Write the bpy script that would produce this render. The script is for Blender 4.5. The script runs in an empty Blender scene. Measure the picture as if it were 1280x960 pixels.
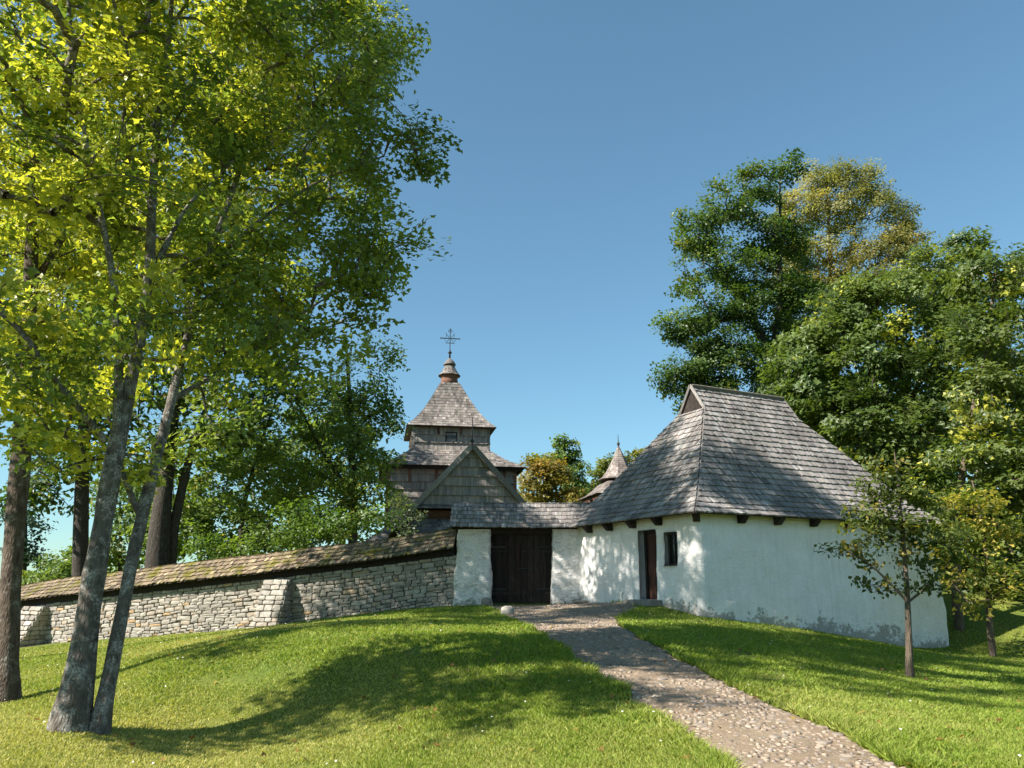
import bpy, math, random
import numpy as np
from mathutils import Vector

# ------------------------------------------------------------------ camera, sky, sun, exposure
scene = bpy.context.scene
F = 962.0                      # focal length in pixels of the 1280 px wide photograph
PITCH = math.radians(14.7)
CAMZ = 1.6
cd = bpy.data.cameras.new('camera'); cam = bpy.data.objects.new('camera', cd)
scene.collection.objects.link(cam)
cd.sensor_width = 36.0; cd.lens = 36.0 * F / 1280.0
cd.clip_start = 0.1; cd.clip_end = 3000
cam.location = (0, 0, CAMZ); cam.rotation_euler = (math.pi / 2 + PITCH, 0, 0)
scene.camera = cam

SUN_AZ = math.radians(64)      # the shadows run this far to the right of straight ahead
SUN_EL = math.radians(39)
world = bpy.data.worlds.new('World'); scene.world = world; world.use_nodes = True
wn = world.node_tree; wn.nodes.clear()
sky = wn.nodes.new('ShaderNodeTexSky'); sky.sky_type = 'NISHITA'; sky.sun_disc = False
sky.sun_elevation = SUN_EL
sky.sun_rotation = SUN_AZ + math.pi
sky.altitude = 200; sky.air_density = 1.0; sky.dust_density = 0.4; sky.ozone_density = 3.0
bg = wn.nodes.new('ShaderNodeBackground'); bg.inputs['Strength'].default_value = 0.078
wo = wn.nodes.new('ShaderNodeOutputWorld')
tint_n = wn.nodes.new('ShaderNodeVectorMath'); tint_n.operation = 'MULTIPLY'; tint_n.inputs[1].default_value = (0.83, 1.20, 1.19)   # the photograph's cyan grade
gam = wn.nodes.new('ShaderNodeGamma'); gam.inputs['Gamma'].default_value = 0.82
wn.links.new(sky.outputs[0], tint_n.inputs[0]); wn.links.new(tint_n.outputs[0], gam.inputs['Color']); wn.links.new(gam.outputs[0], bg.inputs['Color']); wn.links.new(bg.outputs[0], wo.inputs['Surface'])

sd = bpy.data.lights.new('sun', 'SUN'); sun = bpy.data.objects.new('sun', sd)
scene.collection.objects.link(sun)
sd.energy = 4.9; sd.angle = math.radians(0.53); sd.color = (1.0, 0.945, 0.86)
sdir = Vector((math.sin(SUN_AZ) * math.cos(SUN_EL), math.cos(SUN_AZ) * math.cos(SUN_EL), -math.sin(SUN_EL)))
sun.rotation_euler = sdir.to_track_quat('-Z', 'Y').to_euler()
sun.location = (-20, -10, 30)
vs = scene.view_settings
vs.view_transform = 'Standard'; vs.look = 'None'; vs.exposure = 1.30; vs.gamma = 1.0; vs.use_curve_mapping = False
scene.cycles.max_bounces = 5; scene.cycles.diffuse_bounces = 3; scene.cycles.glossy_bounces = 2
scene.cycles.transmission_bounces = 4; scene.cycles.use_denoising = True

# ------------------------------------------------------------------ helpers
COL = scene.collection
CT, ST = math.cos(PITCH), math.sin(PITCH)
def ray(u, v):
    a = (u - 640) / F; b = -(v - 480) / F
    return np.array([a, CT - b * ST, ST + b * CT])
def at(u, v, Y):
    "the point that the photograph shows at (u, v) if it stands Y metres ahead"
    r = ray(u, v); p = r * Y / r[1]; return np.array([p[0], p[1], p[2] + CAMZ])
def pxm(u, v, Y):
    "metres per photograph pixel at that point"
    return (Y / ray(u, v)[1]) / F

def hash3(ix, iy, iz, seed):
    n = (ix * 374761393 + iy * 668265263 + iz * 2147483647 + seed * 1274126177).astype(np.int64) & 0xffffffff
    n = ((n ^ (n >> 13)) * 1274126177) & 0xffffffff
    n = (n ^ (n >> 16)) & 0xffffffff
    return n / 4294967295.0
def vnoise(P, scale=1.0, seed=0):
    "value noise in 0..1"
    P = np.asarray(P, float) * scale
    i = np.floor(P).astype(np.int64); f = P - i; f = f * f * (3 - 2 * f)
    out = 0
    for dx in (0, 1):
        wx = f[..., 0] if dx else 1 - f[..., 0]
        for dy in (0, 1):
            wy = f[..., 1] if dy else 1 - f[..., 1]
            for dz in (0, 1):
                wz = f[..., 2] if dz else 1 - f[..., 2]
                out = out + wx * wy * wz * hash3(i[..., 0] + dx, i[..., 1] + dy, i[..., 2] + dz, seed)
    return out
def fbm(P, scale=1.0, seed=0, octaves=3):
    s = 0; a = 1; t = 0
    for k in range(octaves):
        s = s + a * vnoise(P, scale * 2 ** k, seed + k); t += a; a *= 0.5
    return s / t

def new_mesh(name, V, Fs, smooth=False, fcol=None):
    "V (n,3); Fs one (m,k) array or a list of such; fcol (faces,3) colour per face"
    me = bpy.data.meshes.new(name)
    V = np.asarray(V, np.float32)
    if not isinstance(Fs, list): Fs = [Fs]
    Fs = [np.asarray(f, np.int32) for f in Fs if len(f)]
    nl = sum(f.size for f in Fs); nf = sum(len(f) for f in Fs)
    me.vertices.add(len(V)); me.vertices.foreach_set('co', V.ravel())
    me.loops.add(nl); me.loops.foreach_set('vertex_index', np.concatenate([f.ravel() for f in Fs]))
    tot = np.concatenate([np.full(len(f), f.shape[1], np.int32) for f in Fs])
    st = np.concatenate([[0], np.cumsum(tot)[:-1]]).astype(np.int32)
    me.polygons.add(nf)
    me.polygons.foreach_set('loop_start', st); me.polygons.foreach_set('loop_total', tot)
    me.polygons.foreach_set('use_smooth', np.full(nf, bool(smooth)))
    me.update(calc_edges=True); me.validate()
    if fcol is not None:
        a = me.attributes.new('tint', 'FLOAT_COLOR', 'FACE')
        c = np.ones((nf, 4), np.float32); c[:, :3] = fcol
        a.data.foreach_set('color', c.ravel())
    return me

def world_loc(o):
    p = np.zeros(3)
    while o is not None:
        p += np.array(o.location); o = o.parent
    return p
def obj(name, V, Fs, mat, parent=None, smooth=False, fcol=None, loc=None):
    "one mesh object; V in world coordinates"
    V = np.asarray(V, float)
    base = world_loc(parent)
    l = np.zeros(3) if parent is not None else (np.array(loc, float) if loc is not None else np.zeros(3))
    me = new_mesh(name, V - base - l, Fs, smooth, fcol)
    me.materials.append(mat)
    o = bpy.data.objects.new(name, me); COL.objects.link(o)
    o.location = l
    if parent is not None: o.parent = parent
    return o
def inst(name, me, loc, parent, rot=(0, 0, 0), scale=(1, 1, 1)):
    "an object sharing mesh data, at a world place"
    o = bpy.data.objects.new(name, me); COL.objects.link(o)
    o.location = np.array(loc) - world_loc(parent); o.rotation_euler = rot; o.scale = scale
    o.parent = parent
    return o
def thing(name, loc, label, cat, group=None):
    o = bpy.data.objects.new(name, None); COL.objects.link(o); o.location = loc
    o.empty_display_size = 0.3
    return tag(o, label, cat, group)
def tag(o, label=None, cat=None, group=None, kind=None):
    if label: o['label'] = label
    if cat: o['category'] = cat
    if group: o['group'] = group
    if kind: o['kind'] = kind
    return o

class MB:
    "collects polygons"
    def __init__(s): s.V = []; s.Q = []; s.T = []; s.N = 0; s.P = {}
    def add(s, V, faces):
        b = s.N; s.V.append(np.asarray(V, float)); s.N += len(V)
        for f in faces: s.P.setdefault(len(f), []).append([i + b for i in f])
    def box(s, c, h, X=(1, 0, 0), Y=(0, 1, 0), Z=(0, 0, 1), taper=1.0):
        c = np.array(c, float); X = np.array(X, float) * h[0]; Y = np.array(Y, float) * h[1]; Z = np.array(Z, float) * h[2]
        V = [c + sx * X * (taper if sz > 0 else 1) + sy * Y * (taper if sz > 0 else 1) + sz * Z for sz in (-1, 1) for sy in (-1, 1) for sx in (-1, 1)]
        s.add(V, [(0, 2, 3, 1), (4, 5, 7, 6), (0, 1, 5, 4), (2, 6, 7, 3), (0, 4, 6, 2), (1, 3, 7, 5)])
    def bar(s, a, b, w, d=None, up=(0, 0, 1)):
        "a square bar from a to b"
        a = np.array(a, float); b = np.array(b, float); z = b - a; L = np.linalg.norm(z); z /= L
        x = np.cross(np.array(up, float), z)
        if np.linalg.norm(x) < 1e-4: x = np.cross(np.array((1, 0, 0.)), z)
        x /= np.linalg.norm(x); y = np.cross(z, x)
        s.box((a + b) / 2, (w / 2, (d or w) / 2, L / 2), x, y, z)
    def lathe(s, c, prof, n=16, rot=0.0, closed=True):
        c = np.array(c, float); m = len(prof)
        V = [(c[0] + r * math.cos(rot + 2 * math.pi * k / n), c[1] + r * math.sin(rot + 2 * math.pi * k / n), c[2] + z) for r, z in prof for k in range(n)]
        fs = [(i * n + k, i * n + (k + 1) % n, (i + 1) * n + (k + 1) % n, (i + 1) * n + k) for i in range(m - 1) for k in range(n)]
        if closed: fs += [tuple(range(n - 1, -1, -1)), tuple((m - 1) * n + k for k in range(n))]
        s.add(V, fs)
    def build(s, name, mat, parent=None, smooth=False, loc=None):
        return obj(name, np.concatenate(s.V), [np.array(v) for v in s.P.values()], mat, parent, smooth, None, loc)

def shift_rot(V, ang, c):
    V = np.asarray(V, float); ca, sa = math.cos(ang), math.sin(ang)
    return np.stack([c[0] + V[:, 0] * ca - V[:, 1] * sa, c[1] + V[:, 0] * sa + V[:, 1] * ca, V[:, 2] + (c[2] if len(c) > 2 else 0)], 1)

# ------------------------------------------------------------------ materials
def mat_new(name):
    m = bpy.data.materials.new(name); m.use_nodes = True
    nt = m.node_tree; nt.nodes.clear()
    out = nt.nodes.new('ShaderNodeOutputMaterial'); p = nt.nodes.new('ShaderNodeBsdfPrincipled')
    nt.links.new(p.outputs[0], out.inputs['Surface'])
    p.inputs['Roughness'].default_value = 0.85; p.inputs['Specular IOR Level'].default_value = 0.25
    return m, nt, p, out
def N(nt, typ, **kw):
    n = nt.nodes.new(typ)
    for k, v in kw.items():
        if k in n.inputs: n.inputs[k].default_value = v
        else: setattr(n, k, v)
    return n
def coords(nt, scale=(1, 1, 1), geo=True):
    mp = N(nt, 'ShaderNodeMapping'); mp.inputs['Scale'].default_value = scale
    if geo:
        g = N(nt, 'ShaderNodeNewGeometry'); nt.links.new(g.outputs['Position'], mp.inputs['Vector'])
    else:
        g = N(nt, 'ShaderNodeTexCoord'); nt.links.new(g.outputs['Object'], mp.inputs['Vector'])
    return mp
def noise(nt, vec, scale, detail=5, rough=0.6, dist=0.0):
    n = N(nt, 'ShaderNodeTexNoise'); n.inputs['Scale'].default_value = scale; n.inputs['Detail'].default_value = detail
    n.inputs['Roughness'].default_value = rough; n.inputs['Distortion'].default_value = dist
    nt.links.new(vec.outputs[0], n.inputs['Vector']); return n
def ramp(nt, src, stops):
    r = N(nt, 'ShaderNodeValToRGB'); e = r.color_ramp.elements
    while len(e) < len(stops): e.new(0.5)
    for k, (p, c) in enumerate(stops): e[k].position = p; e[k].color = (*c, 1)
    nt.links.new(src, r.inputs['Fac']); return r
def mix(nt, fac, a, b, mode='MIX'):
    m = N(nt, 'ShaderNodeMix', data_type='RGBA', blend_type=mode)
    for s, x in ((0, fac), (6, a), (7, b)):
        if isinstance(x, (int, float)): m.inputs[s].default_value = x
        elif isinstance(x, tuple): m.inputs[s].default_value = (*x, 1)
        else: nt.links.new(x, m.inputs[s])
    return m.outputs[2]
def math_n(nt, op, a, b=None, c=None):
    m = N(nt, 'ShaderNodeMath', operation=op)
    for s, x in enumerate((a, b, c)):
        if x is None: continue
        if isinstance(x, (int, float)): m.inputs[s].default_value = x
        else: nt.links.new(x, m.inputs[s])
    return m.outputs[0]
def bump(nt, p, h, strength=0.5, dist=0.02):
    b = N(nt, 'ShaderNodeBump'); b.inputs['Strength'].default_value = strength; b.inputs['Distance'].default_value = dist
    nt.links.new(h, b.inputs['Height']); nt.links.new(b.outputs[0], p.inputs['Normal'])
def tint_attr(nt):
    a = N(nt, 'ShaderNodeAttribute'); a.attribute_name = 'tint'; return a.outputs['Color']
def greyf(nt, n):
    return n.outputs['Fac']

M = {}
def mk_tinted(name, rough=0.9, grain=(1, 1, 1), gscale=6, lo=0.75, hi=1.2, bstr=0.4, bdist=0.01, moss=None, stain=None):
    "colour from the per-piece tint times a fine grain"
    m, nt, p, out = mat_new(name)
    v = coords(nt, grain); n = noise(nt, v, gscale, 6, 0.65)
    r = ramp(nt, n.outputs['Fac'], [(0.25, (lo,) * 3), (0.75, (hi,) * 3)])
    c = mix(nt, 1.0, tint_attr(nt), r.outputs[0], 'MULTIPLY')
    if stain:      # weather stains in broad blotches
        ns = noise(nt, coords(nt), stain[0], 4, 0.65); rs = ramp(nt, ns.outputs['Fac'], [(0.38, (stain[1],) * 3), (0.62, (1.08,) * 3)])
        c = mix(nt, 1.0, c, rs.outputs[0], 'MULTIPLY')
    if moss:
        v2 = coords(nt); n2 = noise(nt, v2, moss[0], 5, 0.7)
        r2 = ramp(nt, n2.outputs['Fac'], [(moss[1], (0, 0, 0)), (moss[1] + 0.12, (1, 1, 1))])
        c = mix(nt, r2.outputs[0], c, moss[2])
    nt.links.new(c, p.inputs['Base Color']); p.inputs['Roughness'].default_value = rough
    bump(nt, p, n.outputs['Fac'], bstr, bdist)
    M[name] = m; return m
mk_tinted('shingle', grain=(1, 1, 1), gscale=30, lo=0.7, hi=1.25, stain=(0.9, 0.62))
mk_tinted('shingle_moss', gscale=25, lo=0.6, hi=1.3, moss=(1.6, 0.50, (0.13, 0.115, 0.02)))
mk_tinted('siding', grain=(14, 14, 0.9), gscale=1.6, lo=0.7, hi=1.25)
mk_tinted('cobble_merged', gscale=22, lo=0.7, hi=1.25, bstr=0.6, bdist=0.01)

def mk_leaf(name, trans=0.42, rough=0.5, spec=0.3):
    m, nt, p, out = mat_new(name)
    t = tint_attr(nt)
    p.inputs['Roughness'].default_value = rough; p.inputs['Specular IOR Level'].default_value = spec
    nt.links.new(t, p.inputs['Base Color'])
    tr = N(nt, 'ShaderNodeBsdfTranslucent')
    c2 = mix(nt, 1.0, t, (1.42, 1.42, 0.62), 'MULTIPLY'); nt.links.new(c2, tr.inputs['Color'])
    ms = N(nt, 'ShaderNodeMixShader'); ms.inputs[0].default_value = trans
    nt.links.new(p.outputs[0], ms.inputs[1]); nt.links.new(tr.outputs[0], ms.inputs[2])
    nt.links.new(ms.outputs[0], out.inputs['Surface'])
    M[name] = m
mk_leaf('leaf', trans=0.5, rough=0.42, spec=0.45); mk_leaf('blade', trans=0.35, rough=0.6, spec=0.2)

def mk_bark(name, c0, c1, lichen, lf=0.5):
    m, nt, p, out = mat_new(name)
    v = coords(nt, (1, 1, 0.28)); n = noise(nt, v, 14, 7, 0.7, 0.4)
    r = ramp(nt, n.outputs['Fac'], [(0.32, c0), (0.68, c1)])
    v2 = coords(nt); n2 = noise(nt, v2, 6.5, 6, 0.7)
    r2 = ramp(nt, n2.outputs['Fac'], [(lf, (0, 0, 0)), (lf + 0.1, (1, 1, 1))])
    n3 = noise(nt, v2, 40, 3, 0.7)
    r3 = ramp(nt, n3.outputs['Fac'], [(0.42, (0, 0, 0)), (0.55, (1, 1, 1))])
    f = mix(nt, 1.0, r2.outputs[0], r3.outputs[0], 'MULTIPLY')
    c = mix(nt, f, r.outputs[0], lichen); nt.links.new(c, p.inputs['Base Color'])
    vo = N(nt, 'ShaderNodeTexVoronoi', feature='DISTANCE_TO_EDGE'); vo.inputs['Scale'].default_value = 22
    v4 = coords(nt, (1, 1, 0.3)); nt.links.new(v4.outputs[0], vo.inputs['Vector'])
    h = math_n(nt, 'ADD', n.outputs['Fac'], math_n(nt, 'MULTIPLY', vo.outputs['Distance'], 0.9))
    bump(nt, p, h, 0.9, 0.03); p.inputs['Roughness'].default_value = 0.95
    M[name] = m
mk_bark('bark_maple', (0.042, 0.034, 0.028), (0.17, 0.145, 0.12), (0.31, 0.295, 0.265), 0.48)
mk_bark('bark_brown', (0.035, 0.025, 0.019), (0.135, 0.10, 0.075), (0.24, 0.225, 0.19), 0.53)
mk_bark('bark_dark', (0.022, 0.018, 0.015), (0.085, 0.07, 0.056), (0.12, 0.12, 0.10), 0.56)
mk_bark('bark_young', (0.06, 0.045, 0.032), (0.16, 0.125, 0.09), (0.2, 0.19, 0.15), 0.6)

def mk_plaster(name, base_z, rub, ltop=None):
    "whitewash; low down it has flaked and shows dirt and stone in patches"
    m, nt, p, out = mat_new(name)
    v = coords(nt); g = N(nt, 'ShaderNodeNewGeometry')
    sx = N(nt, 'ShaderNodeSeparateXYZ'); nt.links.new(g.outputs['Position'], sx.inputs[0])
    n1 = noise(nt, v, 1.3, 6, 0.65); n2 = noise(nt, v, 9, 6, 0.7, 0.6); n3 = noise(nt, v, 38, 4, 0.65)
    c = ramp(nt, n1.outputs['Fac'], [(0.3, (0.79, 0.745, 0.715)), (0.7, (0.90, 0.865, 0.83))]).outputs[0]
    # streaky grey wear
    w = ramp(nt, n2.outputs['Fac'], [(0.56, (0, 0, 0)), (0.72, (1, 1, 1))])
    c = mix(nt, math_n(nt, 'MULTIPLY', w.outputs[0], rub * 0.55), c, (0.45, 0.44, 0.41))
    vs_ = coords(nt, (5, 5, 0.28)); ns_ = noise(nt, vs_, 1.7, 5, 0.65)      # rain streaks
    rs_ = ramp(nt, ns_.outputs['Fac'], [(0.50, (0, 0, 0)), (0.78, (1, 1, 1))]); c = mix(nt, math_n(nt, 'MULTIPLY', rs_.outputs[0], 0.42), c, (0.47, 0.45, 0.41))
    if rub > 0.9:      # shade in the hollows of the rubble, painted into the limewash colour
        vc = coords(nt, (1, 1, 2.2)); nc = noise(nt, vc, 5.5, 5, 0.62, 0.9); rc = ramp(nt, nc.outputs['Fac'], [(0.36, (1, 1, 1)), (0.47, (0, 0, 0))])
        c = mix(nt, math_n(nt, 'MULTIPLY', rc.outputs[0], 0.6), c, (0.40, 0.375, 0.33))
    # flaked foot: height above the foot of the wall, which falls away to the right
    foot = math_n(nt, 'MULTIPLY_ADD', sx.outputs[0], base_z[1], base_z[0])
    hh = math_n(nt, 'SUBTRACT', sx.outputs[2], foot)
    low = math_n(nt, 'SUBTRACT', 0.70, math_n(nt, 'MULTIPLY', hh, base_z[2]))
    k = math_n(nt, 'ADD', low, math_n(nt, 'MULTIPLY', math_n(nt, 'SUBTRACT', n2.outputs['Fac'], 0.5), 1.6))
    k = math_n(nt, 'ADD', k, math_n(nt, 'MULTIPLY', math_n(nt, 'SUBTRACT', n1.outputs['Fac'], 0.5), 2.2))
    kr = ramp(nt, k, [(0.50, (0, 0, 0)), (0.68, (1, 1, 1))])
    soil = ramp(nt, n3.outputs['Fac'], [(0.3, (0.16, 0.135, 0.105)), (0.7, (0.46, 0.42, 0.36))])
    c = mix(nt, math_n(nt, 'MULTIPLY', kr.outputs[0], 0.85), c, soil.outputs[0])
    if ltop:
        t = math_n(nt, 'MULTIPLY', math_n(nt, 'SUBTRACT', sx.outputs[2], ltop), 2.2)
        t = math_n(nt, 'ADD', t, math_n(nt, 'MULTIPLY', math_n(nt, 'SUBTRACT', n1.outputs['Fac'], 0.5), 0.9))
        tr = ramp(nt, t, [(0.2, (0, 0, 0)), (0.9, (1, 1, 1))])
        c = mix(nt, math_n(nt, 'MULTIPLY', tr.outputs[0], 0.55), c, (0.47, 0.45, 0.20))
    nt.links.new(c, p.inputs['Base Color']); p.inputs['Roughness'].default_value = 0.95
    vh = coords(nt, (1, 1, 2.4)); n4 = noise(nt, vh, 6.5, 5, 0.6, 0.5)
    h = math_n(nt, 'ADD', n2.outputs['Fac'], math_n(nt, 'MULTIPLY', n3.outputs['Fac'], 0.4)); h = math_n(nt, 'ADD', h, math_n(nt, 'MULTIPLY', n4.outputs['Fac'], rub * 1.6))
    h = math_n(nt, 'SUBTRACT', h, math_n(nt, 'MULTIPLY', kr.outputs[0], 0.35))
    bump(nt, p, h, 0.8, 0.03 + 0.025 * rub)
    M[name] = m
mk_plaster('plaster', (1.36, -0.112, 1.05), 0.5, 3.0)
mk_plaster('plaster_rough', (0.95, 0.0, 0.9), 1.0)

def mk_wood(name, c0, c1, grain=(10, 10, 0.7), scale=3, rough=0.85, bstr=0.5):
    m, nt, p, out = mat_new(name)
    v = coords(nt, grain); n = noise(nt, v, scale, 7, 0.65, 0.3)
    oi = N(nt, 'ShaderNodeObjectInfo')
    r = ramp(nt, n.outputs['Fac'], [(0.3, c0), (0.7, c1)])
    br = math_n(nt, 'MULTIPLY_ADD', oi.outputs['Random'], 1.0, 0.5)
    cm = N(nt, 'ShaderNodeVectorMath', operation='SCALE'); nt.links.new(r.outputs[0], cm.inputs[0]); nt.links.new(br, cm.inputs['Scale'])
    nt.links.new(cm.outputs[0], p.inputs['Base Color']); p.inputs['Roughness'].default_value = rough
    bump(nt, p, n.outputs['Fac'], bstr, 0.012); M[name] = m
mk_wood('wood_gate', (0.008, 0.007, 0.007), (0.045, 0.028, 0.021))
mk_wood('wood_door', (0.022, 0.010, 0.008), (0.075, 0.032, 0.022))
mk_wood('wood_dark', (0.018, 0.014, 0.012), (0.055, 0.042, 0.034), (4, 4, 4))
mk_wood('wood_grey', (0.10, 0.092, 0.085), (0.24, 0.22, 0.20), (5, 5, 5))
mk_wood('wood_red', (0.07, 0.034, 0.024), (0.19, 0.095, 0.065), (1, 1, 12))
mk_wood('iron', (0.016, 0.018, 0.02), (0.05, 0.052, 0.055), (3, 3, 3), 4, 0.6)
m, nt, p, out = mat_new('glass'); p.inputs['Base Color'].default_value = (0.012, 0.014, 0.014, 1); p.inputs['Roughness'].default_value = 0.12; p.inputs['Specular IOR Level'].default_value = 0.5; M['glass'] = m

def mk_stone(name, cols, scale=9):
    m, nt, p, out = mat_new(name)
    oi = N(nt, 'ShaderNodeObjectInfo')
    r = ramp(nt, oi.outputs['Random'], cols)
    v = coords(nt); n = noise(nt, v, scale, 7, 0.7); n2 = noise(nt, v, 3.0, 4, 0.6)
    r2 = ramp(nt, n.outputs['Fac'], [(0.28, (0.62,) * 3), (0.72, (1.22,) * 3)])
    c = mix(nt, 1.0, r.outputs[0], r2.outputs[0], 'MULTIPLY')
    r3 = ramp(nt, n2.outputs['Fac'], [(0.55, (0, 0, 0)), (0.75, (1, 1, 1))])
    c = mix(nt, math_n(nt, 'MULTIPLY', r3.outputs[0], 0.45), c, (0.21, 0.20, 0.17))
    nt.links.new(c, p.inputs['Base Color']); bump(nt, p, n.outputs['Fac'], 0.7, 0.02); M[name] = m
STONE_COLS = [(0.0, (0.24, 0.212, 0.18)), (0.25, (0.35, 0.312, 0.265)), (0.5, (0.42, 0.38, 0.325)), (0.75, (0.31, 0.28, 0.245)), (0.95, (0.37, 0.30, 0.235)), (1.0, (0.42, 0.285, 0.16))]
mk_stone('stone', STONE_COLS)
mk_stone('cobble', [(0.0, (0.20, 0.155, 0.12)), (0.3, (0.30, 0.235, 0.175)), (0.6, (0.25, 0.21, 0.175)), (0.85, (0.34, 0.275, 0.21)), (1.0, (0.29, 0.215, 0.165))], 16)
mk_tinted('stone_merged', gscale=9, lo=0.62, hi=1.22, bstr=0.7, bdist=0.02, moss=(3.0, 0.60, (0.21, 0.20, 0.17)))

def mk_ground():
    m, nt, p, out = mat_new('turf_soil')
    v = coords(nt); n1 = noise(nt, v, 0.35, 5, 0.6); n2 = noise(nt, v, 14, 6, 0.75); n3 = noise(nt, v, 2.2, 5, 0.7)
    a = ramp(nt, n1.outputs['Fac'], [(0.35, (0.075, 0.115, 0.02)), (0.65, (0.16, 0.165, 0.035))])
    b = ramp(nt, n2.outputs['Fac'], [(0.3, (0.65,) * 3), (0.7, (1.35,) * 3)])
    c = mix(nt, 1.0, a.outputs[0], b.outputs[0], 'MULTIPLY')
    s = ramp(nt, n3.outputs['Fac'], [(0.60, (0, 0, 0)), (0.74, (1, 1, 1))])
    c = mix(nt, math_n(nt, 'MULTIPLY', s.outputs[0], 0.45), c, (0.17, 0.13, 0.07))
    nt.links.new(c, p.inputs['Base Color']); p.inputs['Roughness'].default_value = 1.0; p.inputs['Specular IOR Level'].default_value = 0.1
    bump(nt, p, n2.outputs['Fac'], 0.8, 0.03); M['turf_soil'] = m
mk_ground()
def mk_path():
    m, nt, p, out = mat_new('path_earth')
    v = coords(nt); n1 = noise(nt, v, 1.1, 6, 0.65); n2 = noise(nt, v, 18, 7, 0.75); n3 = noise(nt, v, 60, 3, 0.7)
    a = ramp(nt, n1.outputs['Fac'], [(0.3, (0.215, 0.155, 0.10)), (0.7, (0.33, 0.25, 0.17))])
    b = ramp(nt, n2.outputs['Fac'], [(0.3, (0.68,) * 3), (0.7, (1.28,) * 3)])
    c = mix(nt, 1.0, a.outputs[0], b.outputs[0], 'MULTIPLY')
    nt.links.new(c, p.inputs['Base Color']); p.inputs['Roughness'].default_value = 1.0
    bump(nt, p, math_n(nt, 'ADD', n2.outputs['Fac'], n3.outputs['Fac']), 0.8, 0.02); M['path_earth'] = m
mk_path()
m, nt, p, out = mat_new('mortar'); v = coords(nt); n = noise(nt, v, 20, 5, 0.7)
r = ramp(nt, n.outputs['Fac'], [(0.3, (0.24, 0.21, 0.17)), (0.7, (0.36, 0.32, 0.265))]); nt.links.new(r.outputs[0], p.inputs['Base Color']); M['mortar'] = m
m, nt, p, out = mat_new('petal'); p.inputs['Base Color'].default_value = (0.75, 0.73, 0.66, 1); M['petal'] = m

# ------------------------------------------------------------------ terrain (heights relative to the camera, then + CAMZ)
GP = np.array([
 (0, 0, -1.6), (-6, 0, -1.65), (6, 0, -1.6), (0, 4, -1.58), (1.8, 7.2, -1.5), (3.4, 7.2, -1.5), (-4.65, 7.65, -1.62), (-1, 7.8, -1.72),
 (-5, 9.6, -1.6), (-3.3, 10.0, -1.84), (-2.6, 10.4, -1.70), (-1.5, 10.6, -1.48), (0.2, 10.4, -1.30), (-2.2, 12.2, -1.05), (-4.2, 12.0, -1.45), (-0.9, 12.4, -0.93), (-2.5, 8.6, -1.82), (1.2, 12.3, -1.10), (2.7, 12.3, -1.15),
 (0.55, 14.5, -0.85), (2.3, 14.5, -0.9), (0.0, 19, -0.74), (2.5, 19, -0.74), (0.5, 24.5, -0.60), (-1.8, 25, -0.61), (2.2, 24, -0.5),
 (-7.6, 12.45, -1.7), (-6.5, 12.8, -1.5), (-5.4, 13.2, -1.2), (-3.5, 13.9, -0.86), (-1.5, 14.5, -0.8), (-2, 19, -0.7),
 (-6.0, 19.5, -1.02), (-7.6, 26, -1.24), (-11, 26.9, -1.55), (-14.4, 28, -1.81), (-19.9, 31, -2.3), (-27, 34.5, -2.8), (-12, 20, -1.78), (-11, 15, -1.85), (-18, 20, -2.3),
 (4.9, 19.8, -0.80), (3.6, 22, -0.45), (7.0, 20.6, -1.08), (9, 21.6, -1.35), (12.9, 24, -1.78), (7.24, 14.9, -1.6), (4.6, 15.5, -1.05), (4.4, 7.2, -1.5),
 (4.2, 11.6, -1.35), (8, 10, -1.7), (12, 14, -1.95), (11, 18.5, -1.82), (14.2, 20.3, -1.95), (16, 27, -0.72), (17.2, 24, -1.35), (14.6, 24.6, -1.5), (19.5, 24, -1.1), (22, 30, 0.1), (16, 34, 0.2),
 (0, 32, -0.35), (-4, 42, 0.1), (8, 50, 0.2), (-12, 38, -0.9), (-24, 45, -2.2), (-14, 5, -1.8), (14, 5, -1.7), (24, 18, -1.4), (4, 26, -0.4), (9, 30, -0.3)], float)
def _U(r2): return np.where(r2 > 1e-9, r2 * np.log(np.maximum(r2, 1e-9)), 0.0)
def _fit():
    n = len(GP); D = GP[:, None, :2] - GP[None, :, :2]; K = _U((D ** 2).sum(-1)) + 0.15 * np.eye(n)
    Pm = np.c_[np.ones(n), GP[:, :2]]; A = np.zeros((n + 3, n + 3)); A[:n, :n] = K; A[:n, n:] = Pm; A[n:, :n] = Pm.T
    return np.linalg.solve(A, np.r_[GP[:, 2], 0, 0, 0])
GC = _fit()
def hgt(x, y):
    x = np.asarray(x, float); y = np.asarray(y, float); sh = x.shape; x = x.ravel(); y = y.ravel()
    xc = np.clip(x, -30, 26); yc = np.clip(y, -4, 52)
    o = np.empty(len(x))
    for s in range(0, len(x), 40000):
        a = xc[s:s + 40000]; b = yc[s:s + 40000]
        r2 = (a[:, None] - GP[None, :, 0]) ** 2 + (b[:, None] - GP[None, :, 1]) ** 2
        o[s:s + 40000] = _U(r2) @ GC[:-3] + GC[-3] + GC[-2] * a + GC[-1] * b
    d = np.maximum(np.abs(x - xc), np.abs(y - yc)); t = np.clip(d / 25, 0, 1); t = t * t * (3 - 2 * t)
    o = o * (1 - t) + t * (-2.2)
    P = np.stack([x, y, np.zeros_like(x)], 1)
    o = o + (fbm(P, 0.9, 5, 3) - 0.5) * 0.07
    return (o + CAMZ).reshape(sh)

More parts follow.
